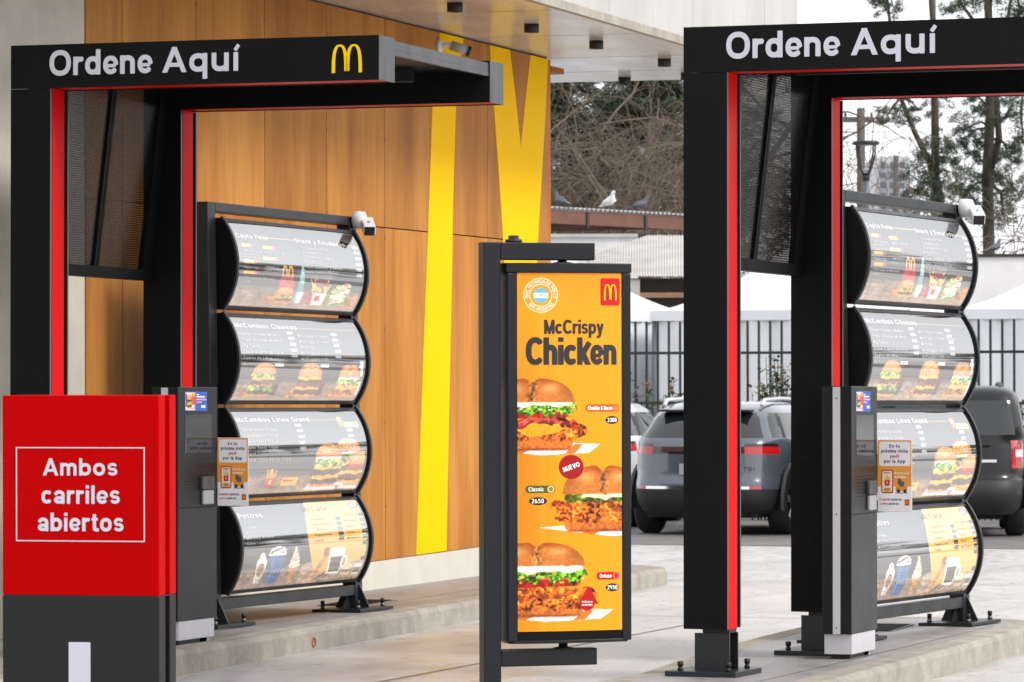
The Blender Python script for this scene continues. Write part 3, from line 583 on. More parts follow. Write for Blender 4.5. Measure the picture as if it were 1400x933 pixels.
for s in (-1.0, 1.2, 3.4, 5.0): bx('board_joint', M['slabline'], B, -9, 1.32, s, s+.008, ZS-.0012, ZS-.0002)
cr, sr = math.cos(-.038), math.sin(-.038)
for X, Y in ((-9.73, 27.27), (-9.81, 29.14), (-9.85, 30.8), (-9.915, 32.8), (-10.2, 34.4), (-10.86, 34.75)):
    dx, dy = X+10.62, Y-29; lx, ly = dx*cr-dy*sr, dx*sr+dy*cr
    MB().lathe([(.02, .0), (.055, .0), (.055, -.062), (.04, -.062), (.04, -.03), (.001, -.03)], 14, (lx, ly, ZS)).build('downlight', M['bolt'], B)
MB().box(-.10, .006, 3.42, 3.78, 3.86, 3.905).build('trim_board', M['wood'], B)
def security_camera(label, loc, rot, kind, group):
    o = thing('security_camera', label, 'camera', loc, rot, group); o.scale = (.88,)*3 if kind == 'dome_mount' else (1,)*3
    if kind == 'dome_mount':   # round mount on a rail end, square bullet body angled down
        MB().lathe([(.045, 0), (.062, .008), (.064, .05), (.058, .085), (.045, .092)], 22, (0, 0, 0), 'x').build('mount', M['plastic_white'], o)
        MB().tube([(.07, 0, 0), (.095, -.01, -.015), (.115, -.025, -.03)], .022, 10).build('swivel', M['plastic_white'], o)
        b = MB(); R = Matrix.Rotation(math.radians(-24), 3, 'X') @ Matrix.Identity(3)
        def box_r(x0, x1, y0, y1, z0, z1):
            t = MB().box(x0, x1, y0, y1, z0, z1); t.v = [tuple((Matrix.Rotation(math.radians(24), 3, 'Z') @ Matrix.Rotation(math.radians(24), 3, 'X') @ Vector(v))+Vector((.125, -.05, -.045))) for v in t.v]; return t
        box_r(-.043, .043, -.10, .08, -.038, .038).build('housing', M['plastic_white'], o, .010)
        box_r(-.038, .038, -.1025, -.095, -.035, .031).build('face', M['lens'], o, .004)
        box_r(-.010, .010, -.03, -.01, .0382, .0392).build('badge', M['bolt'], o)
    else:
        MB().lathe([(.05, 0), (.052, .02), (.04, .03)], 18, (0, 0, 0), 'x').build('mount', M['plastic_white'], o)
        MB().tube([(.02, 0, 0), (.08, .03, .01), (.11, .05, .0)], .02, 8).build('arm', M['plastic_white'], o)
        MB().tube([(.09, .03, .005), (.20, .09, -.035)], .036, 14).build('housing', M['plastic_grey'], o)
        MB().tube([(.195, .087, -.0335), (.215, .098, -.041)], .042, 14).build('lens_ring', M['lens'], o)
    return o
security_camera('small bullet camera on the wood wall above the left canopy', (-10.62+.0-.038*.44, 29.44, 3.85), (0, 0, .038), 'bullet', None)
# ------------------------------------------------------------------ order canopies
W_, T_, HT, HB, PB, LB = .2166, .2174, 3.1, 2.88, .2114, 1.985
def bolts(par, pts, z, silver=False):
    for x, y in pts:
        MB().lathe([(.014, 0), (.014, .014), (.009, .016), (.009, .020), (.015, .022), (.015, .042), (.011, .045)] if not silver else [(.015, 0), (.015, .018), (.010, .020), (.010, .024)], 8, (x, y, z)).build('bolt', M['zinc' if silver else 'bolt'], par)
        if silver: MB().lathe([(.014, 0), (.014, .026)], 8, (x, y, z+.0245)).build('bolt_cap', M['bolt'], par)
def frame(C, y0, front):
    "one portal leg with its beam: cheeks, red glossy lining, grey edges"
    y1 = y0+T_; ck = .014
    bx('post', M['black'], C, 0, W_-.022, y0+ck, y1-ck, PB, HB-.003)
    bx('post_cheek', M['black'], C, -.002, W_, y0, y0+ck-.001, PB-.002, HB-.002)
    bx('post_cheek', M['black'], C, -.002, W_, y1-ck+.001, y1, PB, HB-.002)
    bx('edge_strip', M['edge'], C, W_+.0002, W_+.0025, y0, y0+ck-.001, PB-.002, HB-.002); bx('edge_strip', M['edge'], C, W_+.0002, W_+.0025, y1-ck+.001, y1, PB, HB-.002)
    bx('red_liner', M['red_gloss'], C, W_-.0215, W_-.003, y0+.034, y1-.040, PB-.004, HB+.002, .002)
    bx('beam', M['black'], C, 0, LB-.002, y0+ck, y1-ck, HB+.024, HT-.004)
    bx('beam_cheek', M['black'], C, -.002, LB, y0, y0+ck-.001, HB, HT); bx('beam_cheek', M['black'], C, -.002, LB, y1-ck+.001, y1, HB, HT)
    bx('red_liner', M['red_gloss'], C, W_-.002, LB, y0+.016, y1-.016, HB+.004, HB+.0235)
    bx('end_cap', M['grey_metal'], C, LB+.0005, LB+.004, y0, y1, HB, HT)
    bx('beam_top', M['grey_metal'], C, 0, LB, y0+ck, y1-ck, HT-.0035, HT-.0005)
    # stub column and base plate
    zb = .013
    bx('stub_flange', M['steel_dark'], C, .043, .217, y0+.035, y0+.047, zb, .19); bx('stub_flange', M['steel_dark'], C, .043, .217, y1-.047, y1-.035, zb, .19)
    bx('stub_web', M['steel_dark'], C, .120, .132, y0+.0475, y1-.0475, zb, .19)
    bx('neck', M['bolt'], C, .078, .212, y0+.05, y1-.05, .1905, PB+.01)
    bx('base_plate', M['steel_dark'], C, -.065, .29, y0-.10, y1+.11, -.012, zb-.0005, .002)
    bolts(C, ((-.005, y0-.04), (.235, y0-.04), (-.005, y1+.05), (.235, y1+.05)), zb-.0005)
def canopy(label, loc, rz, D, sc_k=1.):
    C = thing('order_canopy', label, 'canopy', (loc[0], loc[1], SLOPE*(loc[1]-21)), (SLOPE, 0, rz), 'order canopies over the two lanes')
    if sc_k != 1: C.location = (loc[0]*sc_k, loc[1]*sc_k, (SLOPE*(loc[1]-21)-CAMH)*sc_k+CAMH); C.scale = (sc_k,)*3
    frame(C, 0, True); frame(C, D, False)
    bx('roof_panel', M['grey_metal'], C, .01, LB-.006, T_+.001, D-.001, HT-.055, HT-.012); bx('roof_lip', M['grey_metal'], C, LB-.03, LB-.004, T_+.002, D-.002, HT-.082, HT-.056)
    bx('ceiling_sheet', M['black'], C, .01, LB-.035, T_+.002, D-.002, HT-.062, HT-.0555)
    for k in range(3):
        yj = T_+(D-T_)*(k+1)/4; bx('joist', M['hole'], C, .02, LB-.30, yj-.03, yj+.03, HT-.13, HT-.0625)
    # leaning smoked screen between the legs
    zt, zb, xt, xb = HT-.066, 1.985, .150, .030; y0, y1 = T_+.004, D-.004; ym = (y0+y1)/2
    def leanbox(name, m, ya, yb, za, zb_, th, off=0., bev=0):
        def X(z): return xb+(xt-xb)*(z-zb)/(zt-zb)+off
        return MB().add([(X(za)-th/2, ya, za), (X(za)+th/2, ya, za), (X(za)+th/2, yb, za), (X(za)-th/2, yb, za), (X(zb_)-th/2, ya, zb_), (X(zb_)+th/2, ya, zb_), (X(zb_)+th/2, yb, zb_), (X(zb_)-th/2, yb, zb_)],
            [(0,3,2,1),(4,5,6,7),(0,1,5,4),(1,2,6,5),(2,3,7,6),(3,0,4,7)]).build(name, m, C)
    for ya, yb in ((y0, y0+.04), (ym-.03, ym-.004), (ym+.004, ym+.03), (y1-.12, y1)): leanbox('screen_stile', M['black'], ya, yb, zb+.03, zt-.045, .03)
    leanbox('screen_rail', M['black'], y0, y1, zt-.044, zt, .034); leanbox('screen_rail', M['black'], y0, y1, zb-.03, zb+.029, .06)
    leanbox('screen_sheet', M['sheet'], y0+.041, ym-.031, zb+.03, zt-.045, .008); leanbox('screen_sheet', M['sheet'], ym+.031, y1-.121, zb+.03, zt-.045, .008)
    for s, x, w in (('Ordene', .212, .566), ('Aquí', .832, .414)): t = MB(); put_text(t, s, x, 2.942, .1275, lambda u, v: (u, -.0018, v), width=w, res=40, wt=1.0, gap=.085); t.build('lettering', M['white'], C, normals=False)
    t = MB(); put_arches(t, 1.739, 2.918, .160, .140, lambda u, v: (u, -.0018, v)); t.build('logo', M['yellow_vinyl'], C, normals=False)
    return C
canopy('order canopy in front of the wood wall with yellow arches logo on its beam', (-9.358, 19.521), 0, 1.657, 1.02)
canopy('order canopy standing alone on the median island beside the blue grey car', (-5.835, 19.601), -.0222, 1.8225)

# ------------------------------------------------------------------ menu boards
def pill(c, x0, x1, y, col, h=4.2):
    c.rect(x0, x1, y, y+h, col, 1)
def menu_canvas(k):
    W, H = 180, 118; c = Canvas(W, H, 2.1, (44,42,44))
    c.put(np.clip((70-c.Y)/14, 0, 1)*.5, (52,48,47))
    floor_ = np.clip((34-c.Y)/10, 0, 1); c.put(floor_*.9, c.shade((158,130,108), .35))
    c.put(np.clip((16-c.Y)/16, 0, 1)*.5, (196,170,146))
    yel, red = (240,170,52), (206,40,36)
    if k == 0:
        for x0, x1, y in ((8,22,82),(36,52,81),(34,54,66),(8,25,60),(8,26,46)): pill(c, x0, x1, y, yel); c.rect(x1-3, x1+1, y, y+4.2, red, 1)
        c.rect(30, 84, 97, 97.7, (240,190,90)); c.rect(134, 172, 96, 96.7, (240,190,90))
        c.poly([(55,12),(82,12),(76,50),(60,50)], c.shade((190,24,34), .15))
        for s in (0, 8): c.ell(64+s, 52, 3.6, 9, yel); c.ell(64+s, 50, 1.8, 7, (60,50,48))
        c.stack(69, 8, 26, [('bottom',4),('patty',4),('cheese',2),('lettuce',3),('bun',11)])
        c.poly([(84,12),(93,12),(92,44),(90,62),(87,62),(86,44)], c.shade((150,206,206), .1)); c.ell(88.5, 32, 4, 7, (90,150,160))
        c.cup(91, 10, 8, 14, (220,230,232))
        for i in range(6): c.ell(48+i*2.2, 9+(i*7 % 9), 4, 3.2, c.shade((206,128,44), .4))
        for i in range(46):
            rg = np.random.default_rng(i); x, y = rg.uniform(104,126), rg.uniform(24,38); a = rg.uniform(-6,6)
            c.poly([(x,y),(x+1.4,y),(x+a+1.4,y+8),(x+a,y+8)], (232,190,100))
        for i in range(14):
            rg = np.random.default_rng(90+i); c.ell(rg.uniform(107,124), rg.uniform(34,44), 2.6, 1.8, (120,40,30))
        c.poly([(104,8),(126,8),(128,26),(102,26)], (226,222,214)); c.poly([(104,8),(110,8),(108,26),(102,26)], red); c.rect(113,119,14,22,red,1)
        c.poly([(134,6),(158,12),(160,30),(150,36),(130,26)], c.shade((120,160,60), .4)); c.poly([(136,10),(156,15),(156,28),(134,24)], c.shade((226,220,190), .4))
        for i in range(12):
            rg = np.random.default_rng(40+i); c.ell(rg.uniform(134,158), rg.uniform(26,42), 4, 3, c.shade([(226,196,150),(190,190,110),(214,110,80),(244,236,220)][i % 4], .3))
        for i in range(11): c.ell(162+(i*5 % 15), 8+(i*3 % 16), 4.2, 3, c.shade((190,112,50), .5))
    elif k == 1:
        c.rect(66, 172, 103, 103.7, (210,150,60))
        for cx, w, lay in ((35,32,[('bottom',5),('patty',6),('lettuce',5),('mid',3),('patty',6),('cheese',4),('lettuce',4),('bun',15)]), (99,34,[('bottom',5),('patty',7),('cheese',4),('bacon',4),('patty',6),('cheese',4),('bun',19)]), (156,32,[('bottom',5),('chicken',8),('cheese',5),('tomato',3),('lettuce',6),('mayo',3),('bun',18)])):
            c.cup(cx+19, 9, 11, 40, (62,28,26))
            c.rect(cx+14, cx+24, 26, 33, (110,34,30))
            for i in range(7): c.ell(cx-w*.62+(i*4 % 11), 9+(i*5 % 13), 4.5, 4, c.shade((206,132,52), .5))
            c.stack(cx, 6, w, lay, seeds=cx != 156, top=0. if cx == 156 else None)
        c.cup(177, 8, 12, 46, (232,232,230)); c.rect(172, 180, 30, 38, (60,130,80))
    elif k == 2:
        c.rect(86, 150, 103, 103.7, (210,150,60))
        c.rect(150, 172, 92, 100, (244,196,110), 2); c.fries(147, 92, 8, 16)
        for cx, w, y, lay in ((150,38,14,[('bottom',5),('patty',8),('cheese',5),('patty',8),('cheese',5),('bacon',5),('lettuce',5),('mayo',3),('bun',18)]), (122,40,8,[('bottom',5),('patty',8),('cheese',6),('patty',8),('cheese',6),('lettuce',7),('mayo',3),('bun',18)]), (170,38,8,[('bottom',5),('cheese',5),('patty',9),('cheese',5),('bacon',4),('tomato',4),('bun',18)])):
            c.poly([(cx-w*.6, y-4), (cx+w*.55, y-6), (cx+w*.5, y+3), (cx-w*.5, y+5)], (226,222,214)); c.stack(cx, y, w, lay)
        c.fries(46, 10, 14, 26)
        for i in range(7): c.ell(54+(i*4 % 10), 9+(i*5 % 12), 4.5, 4, c.shade((150,120,50), .6))
        c.rect(62, 84, 12, 24, (244,176,60), 2)
    else:
        d = c.X-(84+.02*(c.Y-60)**2/4-.12*(c.Y-118))
        c.sdf(-d, (244,178,66)); c.put(np.clip((30+14*np.sin((c.X-84)/30)-c.Y)/3, 0, 1)*(c.X > 84), c.shade((176,150,128), .3))
        c.sdf(np.maximum(-d, 26+.3*(c.X-150)-c.Y)*1.0, (244,178,66))
        # sundae, shake, cone
        c.poly([(24,8),(32,8),(35,36),(21,36)], c.shade((214,206,200), .3)); c.ell(28, 38, 7, 7, (240,232,222)); c.ell(28, 45, 4, 6, (246,240,232)); c.ell(28, 28, 5, 9, c.shade((150,120,100), .5))
        c.cup(48, 6, 22, 40, (40,92,150), (236,230,224)); c.ell(48, 52, 11, 6, (240,234,226), wob=.3)
        for i in range(9): c.ell(40+(i*7 % 17), 50+(i*3 % 7), 1.6, 1.2, (50,36,34))
        c.poly([(71,6),(76,6),(80,30),(67,30)], c.shade((206,142,78), .3))
        for i, r in enumerate((8, 6.8, 5.4, 3.8, 2)): c.ell(73.5, 31+i*5.2, r, 4.4, c.shade((236,214,190), .25)); c.ell(75, 33+i*5.2, r*.5, 1.6, (170,96,50))
        c.poly([(101,8),(106,6),(122,44),(114,46)], c.shade((206,140,80), .3)); c.ell(118, 46, 5, 6, (150,90,50))
        c.poly([(124,12),(142,12),(145,48),(121,48)], (236,232,226)); c.poly([(126,16),(141,16),(143,38),(124,38)], c.shade((74,62,56), .2)); c.ell(145, 30, 5, 9, (236,232,226)); c.ell(145, 30, 2.4, 6, (176,150,128)); c.ell(133, 48, 11, 3, (240,224,206))
        for i in range(9): c.ell(112+(i*5 % 17), 7+(i*4 % 7), 1.8, 1.3, (60,40,32))
        c.ell(153, 14, 8, 6, c.shade((220,190,150), .2)); c.ell(153, 16, 7.4, 2.4, (110,110,60)); c.ell(153, 22, 7.6, 4.4, (232,206,170))
        c.poly([(164,9),(173,9),(175,25),(162,25)], (236,226,214)); c.poly([(164,11),(173,11),(174,20),(163,20)], (96,80,66))
        for x, ys in ((138, (88,81,74,67,60)), (173, (92,84,77,68,60,52,30))):
            for y in ys: c.rect(x-4, x+4, y, y+5.4, (40,38,40), 1.8)
        c.ell(168, 110, 7, 6, (40,66,84)); c.ell(168, 110, 4.5, 3.6, (190,200,200))
    # dark margins of the box interior
    c.put(np.clip((c.X-174.5)/1.2, 0, 1)*.92, (14,14,15))
    if k < 3:
        rg = np.random.default_rng(k+9)
        xs_ = (172,) if k == 0 else (76, 139) if k == 1 else (86, 158)
        for x in xs_:
            for y in range(52 if k == 0 else 62, 96, 8):
                c.rect(x-5, x+3, y, y+3.6, (226,226,228), .8)
                for q in range(3): c.rect(x-4+q*2.3, x-3+q*2.3, y+.6, y+3, (60,60,62))
    return c
TEXTS = {
 0: [('Cajita Feliz', 4, 94, 6.4, (245,245,245)), ('Snack y Ensaladas', 84, 94, 6.4, (245,245,245)), ('Hamburguesa', 8,75,3,None), ('con queso', 8,70.5,3,None), ('Nuggets x4', 8,66,3,None), ('Papas Kids', 8,53,3,None), ('100% Jugo de Manzana', 8,40,3,None), ('Agua', 8,35,3,None),
     ('Papas y bebida', 36,75,3,None), ('Juguete o', 36,56,3,None), ('Libro', 36,51,3,None), ('Ensalada del Chef', 90,85,3.4,None), ('Ensalada Grill', 90,79,3.4,None), ('Ensalada Deli Veggie', 90,73,3.4,None), ('Nuggets x 6', 90,67,3.4,None), ('Papas Cheddar y Bacon', 90,59.5,3.8,None), ('Papas Tasty y Bacon', 90,53,3.8,None), ('Pilsta de Cheddar', 90,46.5,3.8,None)],
 1: [('McCombos Clásicos', 3, 101, 7, (245,245,245)), ('Doble Cheddar McMelt', 5,90,4,None), ('Triple Cheddar McMelt', 5,82,4,None), ('Big Tasty', 5,74,4,None), ('Doble Cuarto de Libra', 5,66,4,None), ('Cuarto de Libra', 5,58,4,None), ('McNífica', 5,50,4,None), ('McCrispy Chicken', 84,90,4,None), ('McCrispy Chicken Deluxe', 84,82,4,None), ('McPollo', 84,74,4,None), ('McNuggets x10', 84,66,4,None), ('McNuggets x20', 84,58,4,None)],
 2: [('McCombos Línea Grand', 3, 101, 7, (245,245,245)), ('Grand Bacon Doble', 5,88,4,None), ('Grand Bacon Triple', 5,80,4,None), ('Grand Tasty Doble', 5,72,4,None), ('Grand Tasty Triple', 5,64,4,None), ('Grand Turbo Bacon Doble', 5,56,4,None), ('Grand Turbo Bacon Triple', 5,48,4,None), ('Nuevo', 64,18,3.4,(60,40,30))],
 3: [('Postres', 3, 99, 7, (245,245,245)), ('Sundae', 6,84,3.6,None), ('McFlurry Clásico', 6,77,3.6,None), ('McFlurry Relleno', 6,70,3.6,None), ('Cono', 6,63,3.6,None), ('McCafé', 92,103,8,(90,62,40))]+[(t, 100, y, 3.8, (120,80,40)) for t, y in (('Espresso',90),('Americano',82.5),('Lágrima',75),('Capuccino',67.5),('Latte',60))]+[(t, 146, y, 3.4, (120,80,40)) for t, y in (('Tostado de Jamón',94),('Medialuna',85),('Alfajor',77),('Torta',69),('McQueso',61))]+[('OREO', 41, 22, 5.5, (236,240,246))],
}
BZ, PITCH = .186, .556
BOXH, BULGE, YA, YB, XB = .535, .096, .078, 1.875, .068
def arc(v):
    "print arc: v 0..1 from lower to upper edge -> (x, z) offset"
    R = (BOXH**2/4+BULGE**2)/(2*BULGE); h = math.asin(BOXH/2/R); a = -h+2*h*v
    return R*math.cos(a)-(R-BULGE), R*math.sin(a)+BOXH/2
def surf(k, off=0.):
    z0 = BZ+k*PITCH
    def fn(u, v):
        R = (BOXH**2/4+BULGE**2)/(2*BULGE); h = math.asin(BOXH/2/R); a = -h+2*h*(.045+.91*np.asarray(v)/118.); rr = R+off
        y = YA+.012+(YB-YA-.024)*np.asarray(u)/180.
        p = np.stack([XB+rr*np.cos(a)-(R-BULGE)+0*y, y+0*a, z0+R*np.sin(a)+BOXH/2], -1)
        return p if p.ndim > 1 else tuple(p)
    fn.vec = True; return fn
def dshape(x0, z0, s=1., n=18, out=0.):
    P = [(x0, z0)]
    for i in range(n+1):
        x, z = arc(i/n); P.append((x0+x+out, z0+z))
    P.append((x0, z0+BOXH)); return P
BOARD_MESH = {}
def board_parts(k):
    if k in BOARD_MESH: return BOARD_MESH[k]
    z0 = BZ+k*PITCH; idx = 3-k; parts = []
    rim = []
    for ya in (YA-.014, YB):
        m = MB(); pts = [arc(i/18) for i in range(19)]
        # D shaped cheek
        m.prism([(XB-.055, z0)]+[(XB+x-.001, z0+z) for x, z in pts]+[(XB-.055, z0+BOXH)], 'y', ya, ya+.014)
        parts.append(('end_cheek', m.mesh('end_cheek', M['black'])))
        r = MB(); R = (BOXH**2/4+BULGE**2)/(2*BULGE); n = 18; hh = math.asin(BOXH/2/R)
        rows = []
        for i in range(n+1):
            a = -hh+2*hh*i/n
            for ro, yy in ((R-.0, ya-.003), (R+.014, ya-.003), (R+.014, ya+.020), (R, ya+.020)): rows.append((XB+ro*math.cos(a)-(R-BULGE), yy, z0+ro*math.sin(a)+BOXH/2))
        fs = []
        for i in range(n):
            for q in range(4): fs.append((i*4+q, i*4+(q+1) % 4, i*4+4+(q+1) % 4, i*4+4+q))
        fs += [(0,1,2,3), tuple(n*4+q for q in (3,2,1,0))]
        r.add(rows, fs); parts.append(('rim', r.mesh('rim', M['steel_dark'])))
    for va, vb in ((0., .045), (.955, 1.)):
        r = MB(); rows = []
        for i in range(4):
            x, z = arc(va+(vb-va)*i/3); rows += [(XB+x+.004, YA+.019, z0+z), (XB+x+.004, YB-.006, z0+z)]
        r.add(rows, [(2*i, 2*i+1, 2*i+3, 2*i+2) for i in range(3)])
        x, z = arc(va if va == 0 else vb)
        r.box(XB-.055, XB+x+.004, YA+.019, YB-.006, z0+z-(.0 if va == 0 else .004), z0+z+(.004 if va == 0 else .0))
        parts.append(('lip', r.mesh('lip', M['steel_dark'])))
    parts.append(('back_panel', MB().box(XB-.06, XB-.056, YA, YB, z0, z0+BOXH).mesh('back_panel', M['black'])))
    fn = surf(k); parts.append(('menu_print', menu_canvas(idx).sheet('menu_print', fn, PRINT_BOARD, 'data')))
    ft = surf(k, .0012); groups = {}
    for t in TEXTS[idx]: groups.setdefault(t[4] or (214,212,214), []).append(t)
    for col, ts in groups.items():
        m = MB()
        for s, x, y, cap, _ in ts: put_text(m, s, x, y, cap, lambda u, v: ft(u, v), width=None, res=9 if cap < 6 else 12)
        me = m.mesh('lettering', INK(col), False); parts.append(('lettering', me))
    BOARD_MESH[k] = parts; return parts
def INK(col):
    k = 'board_ink_%d_%d_%d' % col
    if k not in M:
        mm = mat(k, s8(*col), .5); p = mm.node_tree.nodes['Principled BSDF']; M[k] = cover(mm)
    return M[k]
def menu_board(label, f, r, camlabel):
    a = math.atan2(-(r[0]-f[0]), r[1]-f[1]); Lm = math.hypot(r[0]-f[0], r[1]-f[1])
    o = thing('menu_board', label, 'menu board', (f[0], f[1], gz(f[1])), (SLOPE, math.radians(-1.1), a), 'drive through menu boards')
    for y, sgn in ((0, 1), (Lm, -1)):
        bx('post', M['steel_dark'], o, -.045, .045, y-.055, y+.055, .02, 2.48, .004)
        bx('base_plate', M['steel_dark'], o, -.165, .165, y-.27, y+.27, 0, .02, .002)
        for sx in (-1, 1):
            MB().prism([(sx*.046, .021), (sx*.115, .021), (sx*.046, .17)], 'y', y-.006, y+.006).build('gusset', M['steel_dark'], o)
            MB().prism([(y+sx*.056, .021), (y+sx*.17, .021), (y+sx*.056, .17)], 'x', -.006, .006).build('gusset', M['steel_dark'], o)
        bolts(o, ((-.12, y-.2), (.12, y-.2), (-.12, y+.2), (.12, y+.2)), .0205, True)
    bx('top_rail', M['steel_dark'], o, -.045, .045, .056, Lm+.02, 2.425, 2.4805, .004); bx('bottom_rail', M['steel_dark'], o, -.04, .04, .056, Lm-.056, .098, .165, .004)
    for k in range(4):
        lb = thing('light_box', None, None); lb.parent = o; lb.scale = (1, (Lm-.085)/1.875, 1)
        for nm, me in board_parts(k):
            q = link(nm, me, lb)
            if nm == 'lettering': q['kind'] = 'stuff'
        for y in (YA+.2, YB-.2): bx('bracket', M['bolt'], lb, -.044, XB-.061, y-.02, y+.02, BZ+k*PITCH+.2, BZ+k*PITCH+.3)
    p = o.matrix_basis @ Vector((.046, Lm+.0, 2.46))
    security_camera(camlabel, p, (0, 0, a+math.radians(6)), 'dome_mount', 'cameras on the menu boards')
    return o
menu_board('four tier curved menu board standing in front of the wood wall', (-9.692, 22.91), (-9.626, 25.04), 'white bullet camera on the top rail of the left menu board')
menu_board('four tier curved menu board on the median island with parked cars behind', (-5.848, 22.69), (-5.645, 24.68), 'white bullet camera on the top rail of the right menu board')
# ------------------------------------------------------------------ order kiosks and their placards
def sticker_canvas():
    c = Canvas(30, 25, 2, (30,84,180)); c.rect(1, 14, 1, 24, (232,216,206)); c.rect(9, 14, 3, 23, (214,60,44), 1); c.ell(11, 6, 2.2, 2.2, (250,240,236)); c.ell(11.5, 21, 2.4, 2.4, (244,170,50))
    c.stack(6, 3, 7, [('bottom',2.5),('patty',3),('cheese',2),('lettuce',2),('patty',2.5),('bun',6)], seeds=False); c.rect(1.5, 3, 6, 22, (60,44,50))
    c.rect(15.5, 27, 17.5, 19.3, (240,240,246)); c.rect(15.5, 29, 14, 15.8, (232,160,160)); c.rect(15.5, 23, 10.5, 12.3, (232,160,160)); c.rect(15.5, 19, 20.5, 21.8, (230,232,244)); c.rect(22, 28, 4, 7.5, (240,240,246), 1.5); return c
STICK = sticker_canvas()
def kiosk(label, loc, rz, plabel):
    z = gz(loc[1]); o = thing('order_kiosk', label, 'kiosk', (loc[0], loc[1], z), (SLOPE, 0, rz), 'order kiosks beside the lanes')
    bx('base', M['alu'], o, -.072, .073, .0, .49, .025, .128, .002); bx('foot', M['bolt'], o, -.05, .05, .05, .44, 0, .0249)
    bx('leg', M['alu'], o, -.02, .05, .34, .47, .0, .0248)
    bx('body', M['kiosk'], o, -.078, .0775, -.025, .515, .1285, .7365, .003); bx('body', M['kiosk'], o, -.078, .0775, -.025, .515, .741, 1.392, .003)
    bx('seam', M['bolt'], o, -.074, .074, -.021, .511, .737, .7405)
    bx('front_channel', M['bolt'], o, -.026, .026, -.0275, -.0252, .130, 1.385); bx('edge_strip', M['alu'], o, -.019, .019, -.031, -.0277, .129, 1.388)
    for zz in (.16, .74, 1.33): MB().lathe([(.004, 0), (.004, .0015)], 8, (0, -.0326, zz), 'y').build('screw', M['bolt'], o)
    bx('screen', M['screen'], o, .0777, .0790, .07, .435, 1.035, 1.245)
    h = MB()
    for i in range(16):
        for k in range(7): h.box(.0777, .0784, .085+i*.021, .0905+i*.021, .825+k*.017, .832+k*.017)
    tag(h.build('speaker_holes', M['hole'], o), kind='stuff')
    bx('card_reader', M['grey_metal'], o, .078, .100, .28, .435, .833, .905, .006); bx('card_reader', M['timber' if 0 else 'plastic_grey'], o, .078, .096, .295, .435, .752, .829, .006)
    fn = lambda u, v: (.0786, .065+u*.0102, 1.262+v*.0042)
    STICK.sheet('sticker', fn, PRINT_FLAT, o)
    p = o.matrix_basis @ Vector((.079, .519, .74))
    q = thing('app_placard', plabel, 'placard', p, (0, 0, rz), 'placards fixed to the order kiosks')
    bx('backing', M['plastic_white'], q, 0, .183, 0, .005, 0, .375, .002); bx('clip', M['alu'], q, -.03, .02, .0055, .02, .1, .3)
    if 'pl' not in BOARD_MESH:
        c = Canvas(46, 94, 2.2, (242,240,244)); am = (236,160,60)
        c.rect(0, 46, 38, 94, am, 3); c.rect(2, 44.5, 60, 92, (244,242,246), 3); c.rect(0, 46, 0, 33, (244,242,246), 3); c.rect(1.4, 44.6, 0, 38, (244,242,246), 0)
        c.rect(0, 46, 33, 58, am); c.rect(4.5, 21, 24, 55, (196,48,40), 3); c.rect(6, 19.5, 26, 53.5, (240,226,206), 2); c.fries(12.7, 34, 8, 14); c.ell(12.7, 29, 5, 2.4, (206,140,60)); c.rect(8, 17, 50, 52, (190,150,110))
        c.rect(24, 40, 27, 34, (226,150,40), 2); c.rect(29, 36, 33, 40, (70,100,140), 1); c.rect(27, 32, 36, 43, (120,80,60), 1); c.ell(28, 27, 2.4, 2.4, (40,40,44)); c.ell(37, 27, 2.4, 2.4, (40,40,44)); c.rect(24, 41, 24, 25, (90,90,90))
        c.rect(36.5, 43, 8, 16, (206,30,36), .6)
        BOARD_MESH['pl'] = c.sheet('print', lambda u, v: (.0015+u*.18/46, -.0008, .0015+v*.372/94), PRINT_FLAT, 'data')
        fp = lambda u, v: (.0015+u*.18/46, -.0018, .0015+v*.372/94); t = MB()
        for s, y in (('En tu', 84), ('próxima visita', 77.5), ('por la App', 64)): put_text(t, s, 23, y, 4.6, fp, width=None if s != 'próxima visita' else 36, res=9, align='l' if 0 else 'c')
        BOARD_MESH['t1'] = t.mesh('lettering', flat('navy', (40,40,84)), False)
        t = MB(); put_text(t, 'pedí', 23, 70.8, 4.6, fp, res=9, align='c'); put_text(t, 'Cuando', 2.5, 14.5, 3.4, fp, width=15, res=8); put_text(t, 'como', 2.5, 9, 3.4, fp, width=11, res=8); BOARD_MESH['t2'] = t.mesh('lettering', flat('crimson', (200,34,40)), False)
        t = MB(); put_text(t, 'Retirá por', 23, 49, 3.4, fp, width=20, res=8); put_text(t, 'AutoMac.', 23, 44, 3.4, fp, width=17, res=8); put_text(t, 'App', 37.5, 4.4, 2.4, fp, width=5, res=8); BOARD_MESH['t3'] = t.mesh('lettering', flat('cream', (252,240,222)), False)
        t = MB(); put_text(t, 'quieras,', 18.5, 14.5, 3.4, fp, width=15, res=8); put_text(t, 'quieras.', 14.5, 9, 3.4, fp, width=15, res=8); BOARD_MESH['t4'] = t.mesh('lettering', flat('navy', (40,40,84)), False)
        t = MB(); put_arches(t, 37.6, 9.2, 4.3, 5, fp); BOARD_MESH['t5'] = t.mesh('logo', M['yellow_vinyl'], False)
    link('print', BOARD_MESH['pl'], q)
    for k in ('t1', 't2', 't3', 't4', 't5'): tag(link(BOARD_MESH[k].name.split('.')[0], BOARD_MESH[k], q), kind='stuff' if k != 't5' else None)
kiosk('dark grey order kiosk behind the red lane sign', (-9.19, 21.105), 0, 'white and orange app placard beside the left menu board')
kiosk('dark grey order kiosk with a silver edge strip on the median island', (-5.456, 21.08), 0, 'white and orange app placard beside the right menu board')

